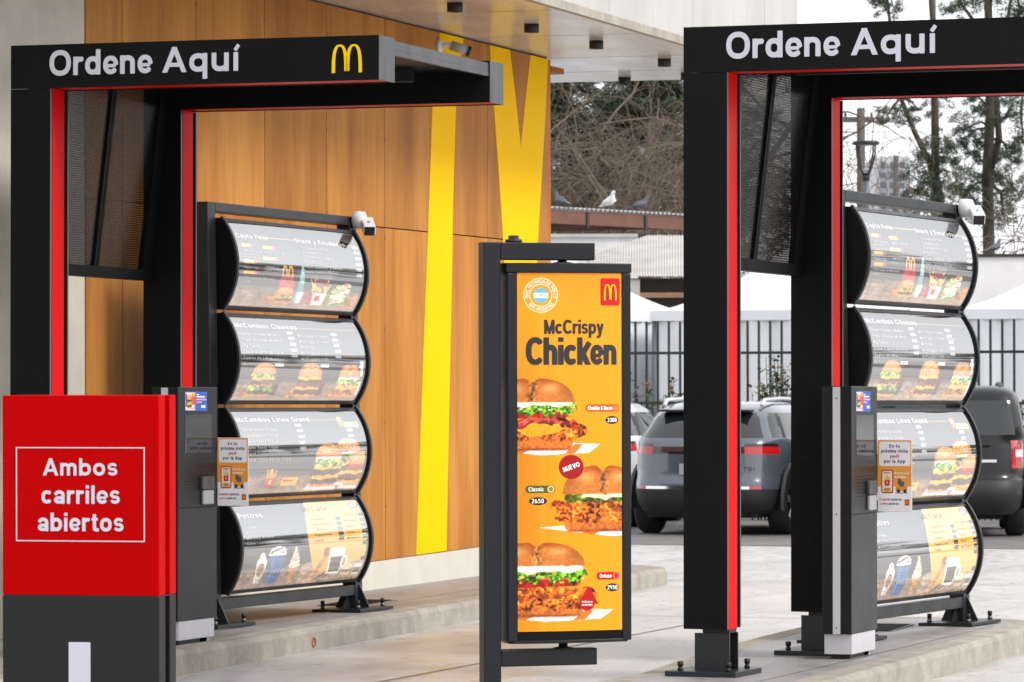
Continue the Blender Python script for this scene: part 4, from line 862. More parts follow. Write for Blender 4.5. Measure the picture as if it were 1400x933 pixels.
# ------------------------------------------------------------------ pivoting poster sign
SP = at(669.8, 700, 16.6); sz = gz(SP[1])
S = thing('pivoting_sign', 'black pivoting sign frame holding an orange chicken burger poster', 'sign', (SP[0], SP[1], sz), (0, 0, .644))
A_ = lambda z: z-sz
bx('post', M['charcoal'], S, -.035, .035, -.035, .035, .012, A_(1.965), .004); bx('base_plate', M['steel_dark'], S, -.13, .13, -.13, .13, 0, .0118); bolts(S, ((-.09,-.09),(.09,-.09),(-.09,.09),(.09,.09)), .012)
bx('arm', M['charcoal'], S, .0355, .425, -.0345, .0345, A_(1.896), A_(1.9645), .004); bx('arm', M['charcoal'], S, .0355, .43, -.0345, .0345, A_(.310), A_(.376), .004)
MB().lathe([(.035, 0), (.035, .012), (.022, .013), (.022, .0265), (.012, .028)], 6, (.10, 0, A_(1.965))).build('bolt', M['bolt'], S)
for z0, z1 in ((.3762, .4), (1.885, 1.8958)): MB().lathe([(.045, A_(z0)), (.03, A_(z0)+.004), (.018, A_(z0)+.006), (.018, A_(z1))], 14, (.30, 0, 0)).build('pivot', M['bolt'], S)
X0, X1 = .055, .566; XC = (X0+X1)/2; HW = (X1-X0)/2
def plan(x0, x1, yf, yb, bul, n=10, r=.02):
    xc, hw = (x0+x1)/2, (x1-x0)/2; P = [(x0, yb), (x0, yf+r)]
    for i in range(n+1):
        x = x0+.006+(x1-x0-.012)*i/n; P.append((x, yf-bul*(1-((x-xc)/hw)**2)))
    return P+[(x1, yf+r), (x1, yb)]
MB().prism(plan(X0+.012, X1-.012, -.048, .05, .022), 'z', A_(.413), A_(1.846)).build('panel_body', M['black'], S)
MB().prism(plan(X0-.008, X1+.008, -.056, .058, .026), 'z', A_(1.8465), A_(1.884)).build('top_cap', M['charcoal'], S, .003)
MB().prism(plan(X0+.01, X1-.01, -.052, .054, .024), 'z', A_(.3995), A_(.4125)).build('bottom_cap', M['charcoal'], S, .002)
for xa, xb_ in ((X0, .0945), (.5265, X1)): bx('side_frame', M['charcoal'], S, xa, xb_, -.058, .052, A_(.405), A_(1.846), .006)
def post_fn(off):
    def fn(u, v):
        u = np.asarray(u, float); x = .0955+u*(.4305/147); y = -.0505-.022*(1-((x-XC)/(HW-.012))**2)-off; z = A_(.447)+np.asarray(v, float)*(1.398/487)
        p = np.stack([x+0*z, y+0*z, z+0*x], -1); return p if p.ndim > 1 else tuple(p)
    fn.vec = True; return fn
def PX(x): return x-703.5
def PY(y): return 862-y
c = Canvas(147, 487, 1.75, (249,172,28))
c.put(np.clip((60-c.X)/90, 0, .55)*np.clip(1.2-np.abs(c.Y-190)/260, 0, 1), (240,136,30)); c.put(np.clip((c.Y-430)/140, 0, .35), (242,150,30))
c.put(np.exp(-((c.X-PX(737))/4)**2)*.10, (255,236,190)); c.put(np.exp(-((c.X-PX(760))/2.2)**2)*.06, (255,236,190))  # pale upright reflection streaks, painted into the poster colours
def burger(c, cx, hw, ys, extra, patty_r):
    top, bt, my, bot = ys
    yb0 = PY(bot)
    pw = patty_r-cx
    c.poly([(cx-hw*1.6, yb0+6), (cx+hw*.2, yb0-7), (cx+hw*1.35, yb0-4), (cx+hw*1.62, yb0+8), (cx, yb0+12)], c.shade((236,232,240), .05))
    c.poly([(cx-hw*.55, yb0-1), (cx-hw*.25, yb0-5), (cx+hw*.25, yb0+9), (cx-.1*hw, yb0+9)], (228,130,40)); c.poly([(cx+hw*.75, yb0-5.5), (cx+hw*1.0, yb0-4.6), (cx+hw*1.2, yb0+8), (cx+hw, yb0+8)], (228,140,60))
    return pw
def big(c, cx, hw, top, bt, bot, layers, px_r, px_l, split):
    "layers: list of (kind, y_top, y_bottom)"
    burger(c, cx, hw, (top, bt, 0, bot), None, px_r)
    c.band(cx, PY(bot), PY(bot-18), hw*.95, (214,132,62), 0, amt=.22, n=8); c.put((np.clip(1-np.abs(c.Y-PY(bot-1))/3, 0, 1)*(np.abs(c.X-cx) < hw*.9))*.45, (120,60,24))
    for kind, y0, y1 in layers:
        if kind == 'chicken':
            m = (px_l+px_r)/2; c.band(m, PY(y1), PY(y0), (px_r-px_l)/2, (190,98,34), .20, 6, .85, 1.3, n=5); c.band(m-4, PY(y1)+2, PY(y0)-5, (px_r-px_l)/2*.9, (214,122,48), .35, 11, .8, .3, n=5)
            for i in range(40):
                rg = np.random.default_rng(i+int(cx)); x, y = rg.uniform(px_l+6, px_r-5), rg.uniform(PY(y1)+2, PY(y0)-4); c.ell(x, y, rg.uniform(2.2, 5.2), rg.uniform(1.0, 2.2), (222,136,60) if i % 2 else (172,86,32), wob=.5)
        elif kind == 'lettuce':
            c.band(cx+2, PY(y1), PY(y0), hw*1.02, (104,150,40), .5, 15, .9)
            for i in range(34):
                rg = np.random.default_rng(i+7+int(cx)); x, y = cx+rg.uniform(-hw, hw*1.08), rg.uniform(PY(y1)-2, PY(y0)); c.ell(x, y, rg.uniform(1.6, 4), rg.uniform(.9, 1.9), [(168,200,84),(120,170,50),(86,130,34),(206,222,130)][i % 4])
        elif kind == 'mayo': c.band(cx, PY(y1), PY(y0), hw*.97, (250,244,230), .3, 7, .05)
        elif kind == 'tomato': c.band(cx-2, PY(y1), PY(y0), hw*.92, (186,48,34), .1, 4, .3); c.band(cx-2, PY(y0)-2.2, PY(y0), hw*.86, (226,110,84), .1, 4, .2)
        elif kind == 'bacon': c.band(cx, PY(y1), PY(y0), hw*1.05, (136,38,30), .55, 5, .9); c.band(cx, PY(y1)+2, PY(y0)-3, hw*.98, (196,96,78), .7, 5.4, .6, .4)
        elif kind == 'cheese':
            c.poly([(cx-hw*1.05, PY(y0)), (cx+hw*.98, PY(y0)), (cx+hw*.55, PY(y1-5)), (cx-hw*.05, PY(y1)), (cx-hw*.4, PY(y0+7)), (cx-hw*1.05, PY(y1-3))], c.shade((250,180,50), .08))
        elif kind == 'pickle':
            for d in (-.66, -.1, .5): c.band(cx+hw*d, PY(y1), PY(y0), hw*.30, (96,112,34), .12, 5, .5)
            c.band(cx+hw*.2, PY(y0+6), PY(y0-1), hw*.75, (246,232,196), .4, 7, .05)
    c.bun(cx, PY(bt), hw, bt-top, top=(178,92,34), hi=(248,200,134), lowc=(226,156,84), split=split)
big(c, PX(723), 59, 518, 551, 616, [('chicken',578,602),('cheese',580,598),('bacon',569,582),('tomato',562,572),('lettuce',553,567),('mayo',547,556)], PX(799), PX(652), 0.)
big(c, PX(822), 57, 637, 676, 727, [('chicken',683,713),('pickle',676,687)], PX(894), PX(748), 0.)
big(c, PX(729), 67, 741, 773, 842, [('chicken',801,830),('tomato',790,802),('lettuce',779,794),('mayo',772,782)], PX(812), PX(650), 0.)
def spill(x0, x1, y, col, h=5.2): c.rect(PX(x0), PX(x1), PY(y)-h, PY(y)+h, col, 4.5)
spill(797.5, 847, 559, (226,110,44)); c.ell(PX(842), PY(559), 4, 4, (240,150,60))
spill(714, 754, 669, (104,116,50)); c.ell(PX(748.5), PY(669), 4.6, 4.6, (236,226,170)); c.ell(PX(748.5), PY(669), 3.2, 3.2, (150,150,80))
spill(813, 847, 788, (206,28,34)); c.ell(PX(842), PY(788), 4.8, 4.8, (240,180,170)); c.ell(PX(842), PY(788), 3.8, 3.8, (206,40,40))
for x, y, rx in ((836,575.5,9.5), (731,685,12), (836,804,9.5)): c.ell(PX(x), PY(y)+(c.X-PX(x))*0, rx, 5.4, (24,22,22))
c.ell(PX(777), PY(639), 17.5, 16.5, (176,24,36))
d1 = np.hypot((c.X-PX(799)), (c.Y-PY(824)))-11; d2 = np.maximum(np.abs(c.X-PX(801))-(PY(800)-c.Y)*.55, np.maximum(c.Y-PY(803), PY(826)-c.Y)); c.sdf(np.minimum(d1, d2), (196,22,34))
c.rect(PX(819.5), PX(848), PY(419), PY(382), (206,16,36), 2.5)
rr_ = np.hypot(c.X-PX(735.5), c.Y-PY(405.5))
for r in (23, 15): c.put(np.clip(1.1-np.abs(rr_-r)*1.1, 0, 1), (252,246,236))
fl = np.where((np.abs(c.Y-PY(405.5)) > 3.4)[..., None], np.array((128,190,232.))/255, np.array((250,250,250.))/255); c.put(np.clip((10.5-rr_)*2, 0, 1), fl); c.ell(PX(735.5), PY(405.5), 1.8, 1.8, (240,190,70))
pf = post_fn(0); P_ = c.sheet('poster', pf, PRINT, S)
tf = post_fn(.0012)
def ptext(items, mname, rgb, rot=None):
    for s, x, y, cap, w in items: t = MB(); put_text(t, s, PX(x), PY(y), cap, tf, width=w, res=32 if cap > 12 else 14, wt=1.04 if cap > 30 else 1.0 if cap > 12 else .85, gap=.08); t.build('lettering', flat(mname, rgb), P_, normals=False)
ptext([('McCrispy', 740, 458, 19.5, 83.5), ('Chicken', 715.6, 500, 37.5, 127)], 'warm_black', (30,27,26))
ptext([('Cheddar & Bacon', 801, 561.6, 5.4, 35.5), ('3300', 829, 578.4, 6, 14), ('Classic', 718, 671.8, 6, 21), ('2650', 722, 688, 6.4, 17), ('Deluxe', 817.5, 790.6, 5.4, 17.5), ('2950', 828.5, 806.8, 6, 15)], 'poster_white', (250,246,240))
t = MB()
put_text(t, 'NUEVO', -12.2, -3.4, 6.8, lambda u, v: tf(PX(777)+u*.94-v*.34, PY(639)+u*.34+v*.94), width=24.4, res=12)
for s, y in (('Pedila en su', 824), ('versión Spicy', 828)): put_text(t, s, PX(799), PY(y), 2.8, tf, width=15, res=7, align='c')
def ring(s, r, a_mid, da, up):
    V, F, w = text2d(s, 10, wt=.8); k = da/w
    def f(u, v):
        a = a_mid+(-(u-w/2)*k if up else (u-w/2)*k); R = r+v*(4.6 if up else -4.6); return tf(PX(735.5)+R*math.cos(a), PY(405.5)+R*math.sin(a))
    t.add([f(p[0], p[1]) for p in V], F)
ring('100% PECHUGA DE POLLO', 16.8, math.pi/2, 3.6, True); ring('100% ARGENTINA', 21.2, -math.pi/2, 1.95, False)
tag(t.build('lettering', flat('poster_white', (250,246,240)), P_, normals=False), kind='stuff')
t = MB(); put_arches(t, PX(824.5), PY(412), 19, 22, tf); t.build('logo', M['yellow_vinyl'], P_, normals=False)

# ------------------------------------------------------------------ red lane sign
pL, pR = at(3, 540, 13.56), at(217, 540, 13.44); wS = math.hypot(*(pR-pL)[:2]); aS = math.atan2(pR[1]-pL[1], pR[0]-pL[0]); zG = gz(pL[1])
RS = thing('lane_sign', 'red and dark grey slab sign reading Ambos carriles abiertos', 'sign', (pL[0], pL[1], zG), (0, 0, aS))
kx = wS/214; zf = lambda y: 1.39-zG-(y-540)/431.
TH = .175; zt, zs = zf(540), zf(814.2); parts = ((0, .066), (.112, TH))
for y0, y1 in parts:
    bx('red_panel', M['red'], RS, 0, wS, y0, y1, zs+.0015, zt, .003); bx('grey_base', M['kiosk' if 0 else 'signgrey'] if 'signgrey' in M else M.setdefault('signgrey', mat('sign_grey', (.0095,.0095,.0098), .5, spec=.3, var=.06, vscale=3, rvar=.05)), RS, 0, wS, y0, y1, 0, zs-.0015, .003)
bx('red_core', M['red'], RS, .004, wS-.018, .0665, .1115, zs+.0015, zt-.004); bx('grey_core', M['signgrey'], RS, .004, wS-.018, .0665, .1115, 0, zs-.0015)
bx('seam', M['bolt'], RS, .002, wS-.002, .002, TH-.002, zs-.0014, zs+.0014)
sx = lambda p: (p-3)*kx; fs = lambda u, v: (u, -.0015, v)
for s, x0, x1, y, cap in (('Ambos', 59, 161.6, 649.8, 23.6), ('carriles', 56.7, 164.7, 688.3, 25.2), ('abiertos', 51.8, 169.6, 726, 25.4)):
    t = MB(); put_text(t, s, sx(x0), zf(y), cap/431., fs, width=sx(x1)-sx(x0), res=40, wt=.95, gap=.085); t.build('lettering', M['white'], RS, normals=False)
b = MB(); xa, xb_, za, zb_ = sx(22), sx(198), zf(740), zf(611); w = 1.5/431
for q in ((xa, xb_, za, za+w), (xa, xb_, zb_-w, zb_), (xa, xa+w, za+w, zb_-w), (xb_-w, xb_, za+w, zb_-w)): b.box(q[0], q[1], -.0018, -.0005, q[2], q[3])
b.build('border_line', M['white'], RS)
bx('white_bar', M['white'], RS, sx(94), sx(123.6), -.0018, -.0005, .12, zf(877.4))
# ------------------------------------------------------------------ cars
def wheel(par, x, y, r, wd, side):
    t = MB().lathe([(r*.66, -wd/2), (r*.93, -wd/2), (r, -wd/2+.03), (r, wd/2-.03), (r*.93, wd/2), (r*.66, wd/2), (r*.64, wd/2-.02), (r*.64, -wd/2+.02)], 32, (x, y, r), 'x').build('wheel', M['tyre'], par)
    s = side; m = MB(); xo = x+s*(wd/2-.035)
    m.lathe([(.001, -.01), (r*.655, -.01), (r*.655, .03*1), (r*.60, .03), (r*.58, .0), (.001, .0)], 28, (xo, y, r), 'x')
    m.build('rim_barrel', M['carplastic'], t)
    sp = MB()
    for k in range(5):
        a = 2*math.pi*k/5+.3
        for d in (-.13, .13):
            p0 = (xo+s*.022, y+.05*math.cos(a), r+.05*math.sin(a)); p1 = (xo+s*.030, y+r*.62*math.cos(a+d), r+r*.62*math.sin(a+d)); sp.tube([p0, p1], [.022, .016], 5)
    sp.lathe([(.06, 0), (.05, .012*s), (.001, .012*s)], 12, (xo+s*.022, y, r), 'x'); sp.build('spokes', M['rim'], t)
def car(label, loc, rz, key, paint, style, wheelbase=2.56, wr=.335, track=.76):
    o = thing('parked_car', label, 'car', (loc[0], loc[1], gz(loc[1], ROAD)+.006), (SLOPE, 0, rz), 'cars parked along the fence')
    K = np.array(key); n = 144
    zl = sorted(set([round(float(v), 4) for v in K[:, 0]]+style['z'])); rings = []
    # smooth interpolation of the section table
    def itp(z, c): return float(np.interp(z, K[:, 0], K[:, c]))
    ts = np.linspace(0, 2*math.pi, n, endpoint=False)+math.pi/n
    for z in zl:
        yr, yf, hw, e = itp(z, 1), itp(z, 2), itp(z, 3), itp(z, 4); c, s = np.cos(ts), np.sin(ts)
        x = hw*np.sign(c)*np.abs(c)**(2/e); y = (yr+yf)/2+(yf-yr)/2*np.sign(s)*np.abs(s)**(2/e)
        rings.append(np.stack([x, y, np.full(n, z)], -1))
    groups = {}
    wy = wheelbase/2; ar = wr+.06
    for j in range(len(zl)-1):
        for i in range(n):
            i2 = (i+1) % n; q = np.array([rings[j][i], rings[j][i2], rings[j+1][i2], rings[j+1][i]]); cc = q.mean(0)
            if abs(cc[0]) > .55 and any(math.hypot(cc[1]-w, cc[2]-wr) < ar for w in (-wy, wy)): continue
            groups.setdefault(style['part'](cc, abs(cc[0])/itp(cc[2], 3), (cc[1]-(itp(cc[2], 1)+itp(cc[2], 2))/2)/((itp(cc[2], 2)-itp(cc[2], 1))/2)), []).append((j*n+i, j*n+i2, (j+1)*n+i2, (j+1)*n+i))
    allv = np.concatenate(rings)
    top = len(zl)-1; groups.setdefault('body', []).append(tuple(top*n+i for i in range(n))); groups.setdefault('underbody', []).append(tuple(n-1-i for i in range(n)))
    ms = dict(body=paint, underbody=M['carplastic'], side_window=M['glass'], rear_window=M['glass'], windscreen=M['glass'], tail_light=M['tail'], light_band=M['taildark'], bumper=M['carplastic'], chrome_strip=M['chrome'], reflector=M['tail'], pillar=M['carplastic'], lamp_lens=M['tailwhite'], headlight=M['tailwhite'])
    for g, fs in groups.items():
        sets = [fs]
        if g in ('tail_light', 'reflector', 'side_window', 'pillar', 'lamp_lens', 'headlight'):
            sets = [[f for f in fs if allv[list(f)][:, 0].mean() < 0], [f for f in fs if allv[list(f)][:, 0].mean() >= 0]]
            if g in ('side_window', 'pillar'):   # one pane before and one behind each pillar
                cut = [-9]+(style['pil'] if g != 'pillar' else [sum(style['pil'])/2])+[9]; ynf = lambda f: (lambda q: (q[1]-(itp(q[2], 1)+itp(q[2], 2))/2)/((itp(q[2], 2)-itp(q[2], 1))/2))(allv[list(f)].mean(0)); sets = [[f for f in st if lo < ynf(f) <= hi] for st in sets for lo, hi in zip(cut, cut[1:])]
        for f in sets:
            if not f: continue
            used = sorted({i for q in f for i in q}); mp = {u: k for k, u in enumerate(used)}
            MB().add([allv[u] for u in used], [tuple(mp[i] for i in q) for q in f], True).build(g, ms[g], o)
    bx('chassis', M['hole'], o, -.62, .62, -1.86, 1.86, .19, .52)
    for s in (-1, 1):
        for y in (-wy, wy):
            wheel(o, s*(track+.0), y, wr, .215, s)
            hw = itp(.5, 3); m = MB(); rows = []; N = 18
            for k in range(N+1):
                a = -.15+(math.pi+.3)*k/N
                for ra, xx in ((ar-.02, hw-.20), (ar-.02, hw+.008), (ar+.055, hw+.010), (ar+.06, hw-.03)): rows.append((s*xx, y+ra*math.cos(a), max(.2, wr+ra*math.sin(a))))
            m.add(rows, [(k*4+q, k*4+q+1, k*4+5+q, k*4+4+q) for k in range(N) for q in range(3)], True); m.build('wheel_arch', M['carplastic'], o)
        ym = style['mirror'][0]; zm = style['mirror'][1]; hw = itp(zm, 3)
        mi = MB(); mi.tube([(s*(hw-.02), ym, zm-.02), (s*(hw+.06), ym, zm-.01)], .025, 6)
        th = np.linspace(0, math.pi, 8); mi.tube([(s*(hw+.02+.22*k/7), ym, zm+.02) for k in range(8)], [.03+.06*math.sin(.35+2.4*k/7)**.7 for k in range(8)], 10)
        mi.build('wing_mirror', M['carplastic'], o)
        yr0, yr1, xr, zr = style['rail']
        if yr0 != yr1: MB().tube([(s*xr, yr0, zr-.03), (s*xr, yr0+.12, zr+.035), (s*xr, (yr0+yr1)/2, zr+.05), (s*xr, yr1-.12, zr+.035), (s*xr, yr1, zr-.04)], .022, 8).build('roof_rail', style['railmat'], o)
    for args in style.get('extra', ()): args(o, itp)
    return o
# compact crossover seen from behind
kA = [(.20,-1.92,1.98,.72,5),(.26,-2.00,2.04,.82,5),(.36,-2.08,2.09,.865,5),(.50,-2.11,2.12,.88,5),(.56,-2.105,2.12,.88,5),(.66,-2.06,2.12,.875,5),(.80,-2.05,2.09,.878,5),(.90,-2.045,2.02,.875,5),(.97,-2.03,1.86,.862,5),(1.02,-2.00,1.25,.845,5),(1.06,-1.965,1.12,.825,5),(1.18,-1.87,.88,.77,4.6),(1.30,-1.75,.62,.715,4.4),(1.37,-1.62,.44,.675,4.2),(1.43,-1.42,.24,.60,3.8),(1.455,-1.2,.05,.50,3.4),(1.462,-1.0,-.1,.38,3.2)]
def partA(c, xr, yn):
    "xr, yn: place across and along the section, -1..1"
    x, y, z = c
    if z < .30 or (yn < -.75 and z < .505): return 'bumper'
    if yn < -.93 and .505 < z < .535: return 'reflector' if .66 < xr < .90 else 'chrome_strip' if xr <= .66 else 'body'
    if yn < -.80 and .885 < z < .965: return 'tail_light' if xr > .60 else 'light_band'
    if yn < -.80 and .965 < z < 1.0 and xr > .60: return 'light_band'
    if 1.06 < z < 1.335:
        if yn < -.90 and xr < .90: return 'rear_window'
        if yn > .90: return 'windscreen'
        if xr > .90 and -.86 < yn < .86: return 'pillar' if abs(yn-.1) < .05 or abs(yn+.62) < .04 else 'side_window'
    if yn > .85 and .78 < z < .90 and xr > .5: return 'headlight'
    return 'body'
zA = [round(v, 3) for v in (.30,.33,.42,.505,.535,.60,.72,.885,.93,.965,1.0,1.06,1.10,1.14,1.22,1.26,1.335,1.40)]
def plateA(o, itp):
    t = MB(); put_text(t, 'TSI', .52, .705, .045, lambda u, v: (u, -2.062+.0, v), width=.13, res=10); t.build('badge', M['chrome'], o, normals=False)
    bx('licence_plate', M['plastic_grey'], o, -.2, .2, -2.075, -2.06, .66, .78)
    bx('rear_spoiler', M['carplastic'], o, -.52, .52, -1.80, -1.60, 1.345, 1.37, .008)
    MB().tube([(-.1, -1.93, 1.10), (.28, -1.90, 1.16)], .010, 5).build('rear_wiper', M['carplastic'], o)
styA = dict(pil=[-.62, .1], z=zA, part=partA, mirror=(.72, 1.03), rail=(-1.45, .25, .56, 1.44), railmat=M['alu'], extra=(plateA,))
car('blue grey crossover seen from behind through the right canopy posts', (-13.10, 46.58), .0, kA, M['carblue'], styA)
kC = [(z, yr, yf, hw, e) for z, yr, yf, hw, e in kA]
wc = at(872, 720, 49.8)
styC = dict(pil=[-.62, .1], z=zA, part=lambda *c: 'body' if partA(*c) in ('chrome_strip', 'reflector') else partA(*c), mirror=(.78, 1.0), rail=(0, 0, 0, 0), railmat=M['carplastic'])
hh = .13; ox, oy = wc[0]-.76*math.cos(hh)-1.28*math.sin(hh), wc[1]-.76*math.sin(hh)+1.28*math.cos(hh)
car('white car with black wing mirror showing just left of the blue grey crossover', (ox, oy), hh, kC, M['carwhite'], styC)
# tall boxy black SUV cut by the right edge
kB = [(.24,-2.05,2.05,.80,6),(.32,-2.16,2.16,.87,6),(.46,-2.20,2.2,.90,6),(.60,-2.20,2.2,.905,6),(.64,-2.14,2.18,.90,6),(.80,-2.135,2.16,.905,6),(.98,-2.12,2.12,.90,6),(1.04,-2.10,1.9,.885,6),(1.10,-2.08,1.15,.885,9),(1.30,-2.05,.95,.85,9),(1.46,-2.02,.78,.82,9),(1.55,-1.98,.66,.79,8),(1.61,-1.85,.5,.72,7),(1.63,-1.6,.3,.6,6)]
def partB(c, xr, yn):
    x, y, z = c
    if z < .46 or (z < .62 and yn < -.9): return 'bumper'
    if yn < -.80 and .74 < z < 1.04 and xr > .80: return 'lamp_lens' if .86 < z < .94 and xr > .86 else 'tail_light'
    if 1.10 < z < 1.47:
        if yn > .9: return 'windscreen'
        if yn < -.92 and xr < .86: return 'rear_window'
        if xr > .9 and -.86 < yn < .84: return 'pillar' if abs(yn-.05) < .05 or abs(yn+.5) < .04 else 'side_window'
    return 'body'
def extB(o, itp):
    bx('badge', M['chrome'], o, .36, .56, -2.142, -2.137, .805, .835); bx('door_handle', M['carplastic'], o, .22, .50, -2.16, -2.135, .98, 1.01, .006)
    bx('licence_plate', M['plastic_grey'], o, -.2, .2, -2.215, -2.2, .5, .61)
styB = dict(pil=[-.5, .05], z=[.62,.70,.74,.86,.94,1.2,1.4,1.47,1.5], part=partB, mirror=(.8, 1.1), rail=(-1.7, .3, .62, 1.61), railmat=M['grey_metal'], extra=(extB,))
hb = .24; bw = at(1388, 735, 46.4)
car('black boxy car with red tail light at the right edge', (bw[0]-.78*math.cos(hb)-1.3*math.sin(hb), bw[1]-.78*math.sin(hb)+1.3*math.cos(hb)), hb, kB, M['carblack'], styB, 2.6, .36, .78)

# ------------------------------------------------------------------ fence
F1, F2 = at(875, 440, 54.2), at(1395, 435, 52.4); fd = Vector((F2[0]-F1[0], F2[1]-F1[1])); ppx = fd.length/520; fa = math.atan2(fd.y, fd.x)
fo = Vector((F1[0], F1[1]))-fd.normalized()*ppx*200; zg = gz(51, ROAD)
FE = thing('iron_fence', 'tall black iron bar fence behind the parked cars', 'fence', (fo.x, fo.y, zg), (0, 0, fa))
zF = 2.075-zg; LF = ppx*1180
bar = MB().box(-.013, .013, -.013, .013, 0, zF).mesh('bar', M['fence']); sbar = MB().box(-.010, .010, -.010, .010, 0, 1.46).mesh('short_bar', M['fence'])
k = 0; x = .05
while x < LF:
    b = link('bar', bar, FE); b.location.x = x
    b = link('short_bar', sbar, FE); b.location.x = x+ppx*7.85
    x += ppx*15.7
for z0, z1 in ((1.655, 1.69), (1.02, 1.055), (-.02, .02)): bx('rail', M['fence'], FE, 0, LF, -.0145, .0145, z0-zg if z0 > 0 else .12, z1-zg if z0 > 0 else .16)

# ------------------------------------------------------------------ party tents
def tent(label, px, k):
    P = at(px, 430, 59.5-(px-700)*.0025); zg = gz(56, ROAD); ez = 2.25-zg; ppm = 98.; h = 1.80; pk = 3.4-zg
    o = thing('party_tent', label, 'tent', (P[0], P[1], zg), (0, 0, fa), 'white party tents behind the fence')
    m = MB(); N = 14; ring = []
    rg = random.Random(k)
    for j in range(N+1):
        t = j/N; s = h*(1-t); z = ez+(pk-ez)*(t**1.45)
        for q in range(4):
            for i in range(8):
                u = -1+2*i/8; a = [(u, -1), (1, u), (-u, 1), (-1, -u)][q]; sag = .05*(1-u*u)*math.sin(math.pi*t)
                ring.append((a[0]*s*(1-sag*.4), a[1]*s*(1-sag*.4), z-sag))
    m.add(ring, [(j*32+i, j*32+(i+1) % 32, (j+1)*32+(i+1) % 32, (j+1)*32+i) for j in range(N) for i in range(32)], True); m.build('roof', M['tent'], o)
    for q in range(4):
        R = Matrix.Rotation(q*math.pi/2, 3, 'Z'); v = MB()
        v.box(-h, h, -h-.012, -h-.006, ez-.13, ez+.004); v.v = [tuple(R @ Vector(p)) for p in v.v]; v.build('valance', M['tent'], o)
        w = MB(); n = 48; vs = []
        for i in range(n+1):
            x = -h+.03+(2*h-.06)*i/n; y = -h+.03+.025*math.sin(i*.9+q)+.015*math.sin(i*2.3)
            vs += [(x, y, .02), (x, y*1.0, ez-.02)]
        w.add(vs, [(2*i, 2*i+2, 2*i+3, 2*i+1) for i in range(n)], True); w.v = [tuple(R @ Vector(p)) for p in w.v]; w.build('side_wall', M['tent'], o)
        cx, cy = [(-1,-1),(1,-1),(1,1),(-1,1)][q]; MB().tube([(cx*(h-.03), cy*(h-.03), 0), (cx*(h-.03), cy*(h-.03), ez)], .03, 8).build('leg', M['galv'], o)
    MB().tube([(0, 0, pk-.02), (0, 0, pk+.12)], .025, 8).build('finial', M['tent'], o)
tent('white peaked party tent left of the poster sign behind the fence', 728, 1)
tent('white peaked party tent behind the right canopy posts', 1119, 2)
tent('white peaked party tent at the right edge behind the black car', 1526, 3)

# ------------------------------------------------------------------ sheds and walls beyond the fence
def wavy(mb, bot, topf, n, amp, per):
    vs = []; 
    for i in range(n+1):
        t = i/n; b = Vector(bot[0]).lerp(Vector(bot[1]), t); tp = Vector(topf(t)); d = amp*math.sin(2*math.pi*t*per)
        vs += [(b.x, b.y, b.z+d), (tp.x, tp.y, tp.z+d)]
    mb.add(vs, [(2*i, 2*i+2, 2*i+3, 2*i+1) for i in range(n)], True)
a0, a1 = at(640, 274, 57.0), at(1010, 301.5, 63.0); z_ = (a0[2]+a1[2])/2
a0[2] = a1[2] = z_; sd = Vector(a1-a0); sd.z = 0; Ls = sd.length; sa = math.atan2(sd.y, sd.x); zg = gz(56, ROAD)
SH = thing('open_shed', 'open shed with a zinc roof edge over a brown steel beam', 'shed', (a0[0], a0[1], zg), (0, 0, sa)); hz = z_-zg
m = MB(); wavy(m, ((0, -.05, hz), (Ls, -.05, hz)), lambda t: (Ls*t, 6, hz+.1), 480, .016, 60); m.build('roof_sheet', M['zincroof'], SH)
bx('beam', M['brown_beam'], SH, 0, Ls, .0, .08, hz-.215, hz-.03); bx('beam', M['brown_beam'], SH, 0, Ls, 5.9, 5.98, hz-.12, hz+.05)
for x in np.arange(.9, Ls, 1.55): bx('rafter', M['brown_beam'], SH, x-.03, x+.03, .081, 5.89, hz-.14, hz-.03); bx('bracket', M['darkwall'], SH, x+.5, x+.56, -.02, -.001, hz-.26, hz-.04)
for x in (.1, Ls-.1):
    for y in (.04, 5.94): bx('post', M['darkwall'], SH, x-.05, x+.05, y-.039, y+.039, 0, hz-.216)
e0, e1 = at(792, 378, 66), at(1010, 378, 66)
HS = thing('grey_roofed_house', 'low dark house with a weathered grey corrugated roof', 'house', (0, 0, 0))
r0, r1, hp = at(885, 322, 70), at(1010, 321, 70), at(806, 350, 68)
def topl(t):
    px = 792+(1010-792)*t
    return at(px, 322, 70) if px > 885 else tuple(np.array(hp)*(1-max(0, (px-806)/79.))+np.array(r0)*max(0, (px-806)/79.))
m = MB(); wavy(m, (e0, e1), topl, 400, .010, 58); m.build('roof', M['fibro'], HS)
d_ = Vector(e1-e0).normalized(); pn = Vector((-d_.y, d_.x, 0))
def wallbox(name, m_, pa, pb, th, z0, z1, off, par):
    A = Vector(pa)+pn*off; Bv = Vector(pb)+pn*off; C_ = Bv+pn*th; D_ = A+pn*th
    return MB().add([(p.x, p.y, z) for z in (z0, z1) for p in (A, Bv, C_, D_)], [(0,3,2,1),(4,5,6,7),(0,1,5,4),(1,2,6,5),(2,3,7,6),(3,0,4,7)]).build(name, m_, par)
wallbox('wall', M['darkwall'], e0, e1, 3.0, zg, e0[2]-.03, .25, HS)
wallbox('lintel', M['timber'], e0, e1, .06, at(900, 407, 66)[2], at(900, 400, 66)[2], .12, HS); pc0, pc1 = at(858, 380, 66), at(875, 380, 66); wallbox('column', M['fibro'], pc0, pc1, .12, zg, e0[2]-.05, .05, HS)
q0, q1 = at(700, 325, 74), at(872, 327, 74)
WB = thing('white_outbuilding', 'whitewashed outbuilding under the shed roof', 'building', (0, 0, 0))
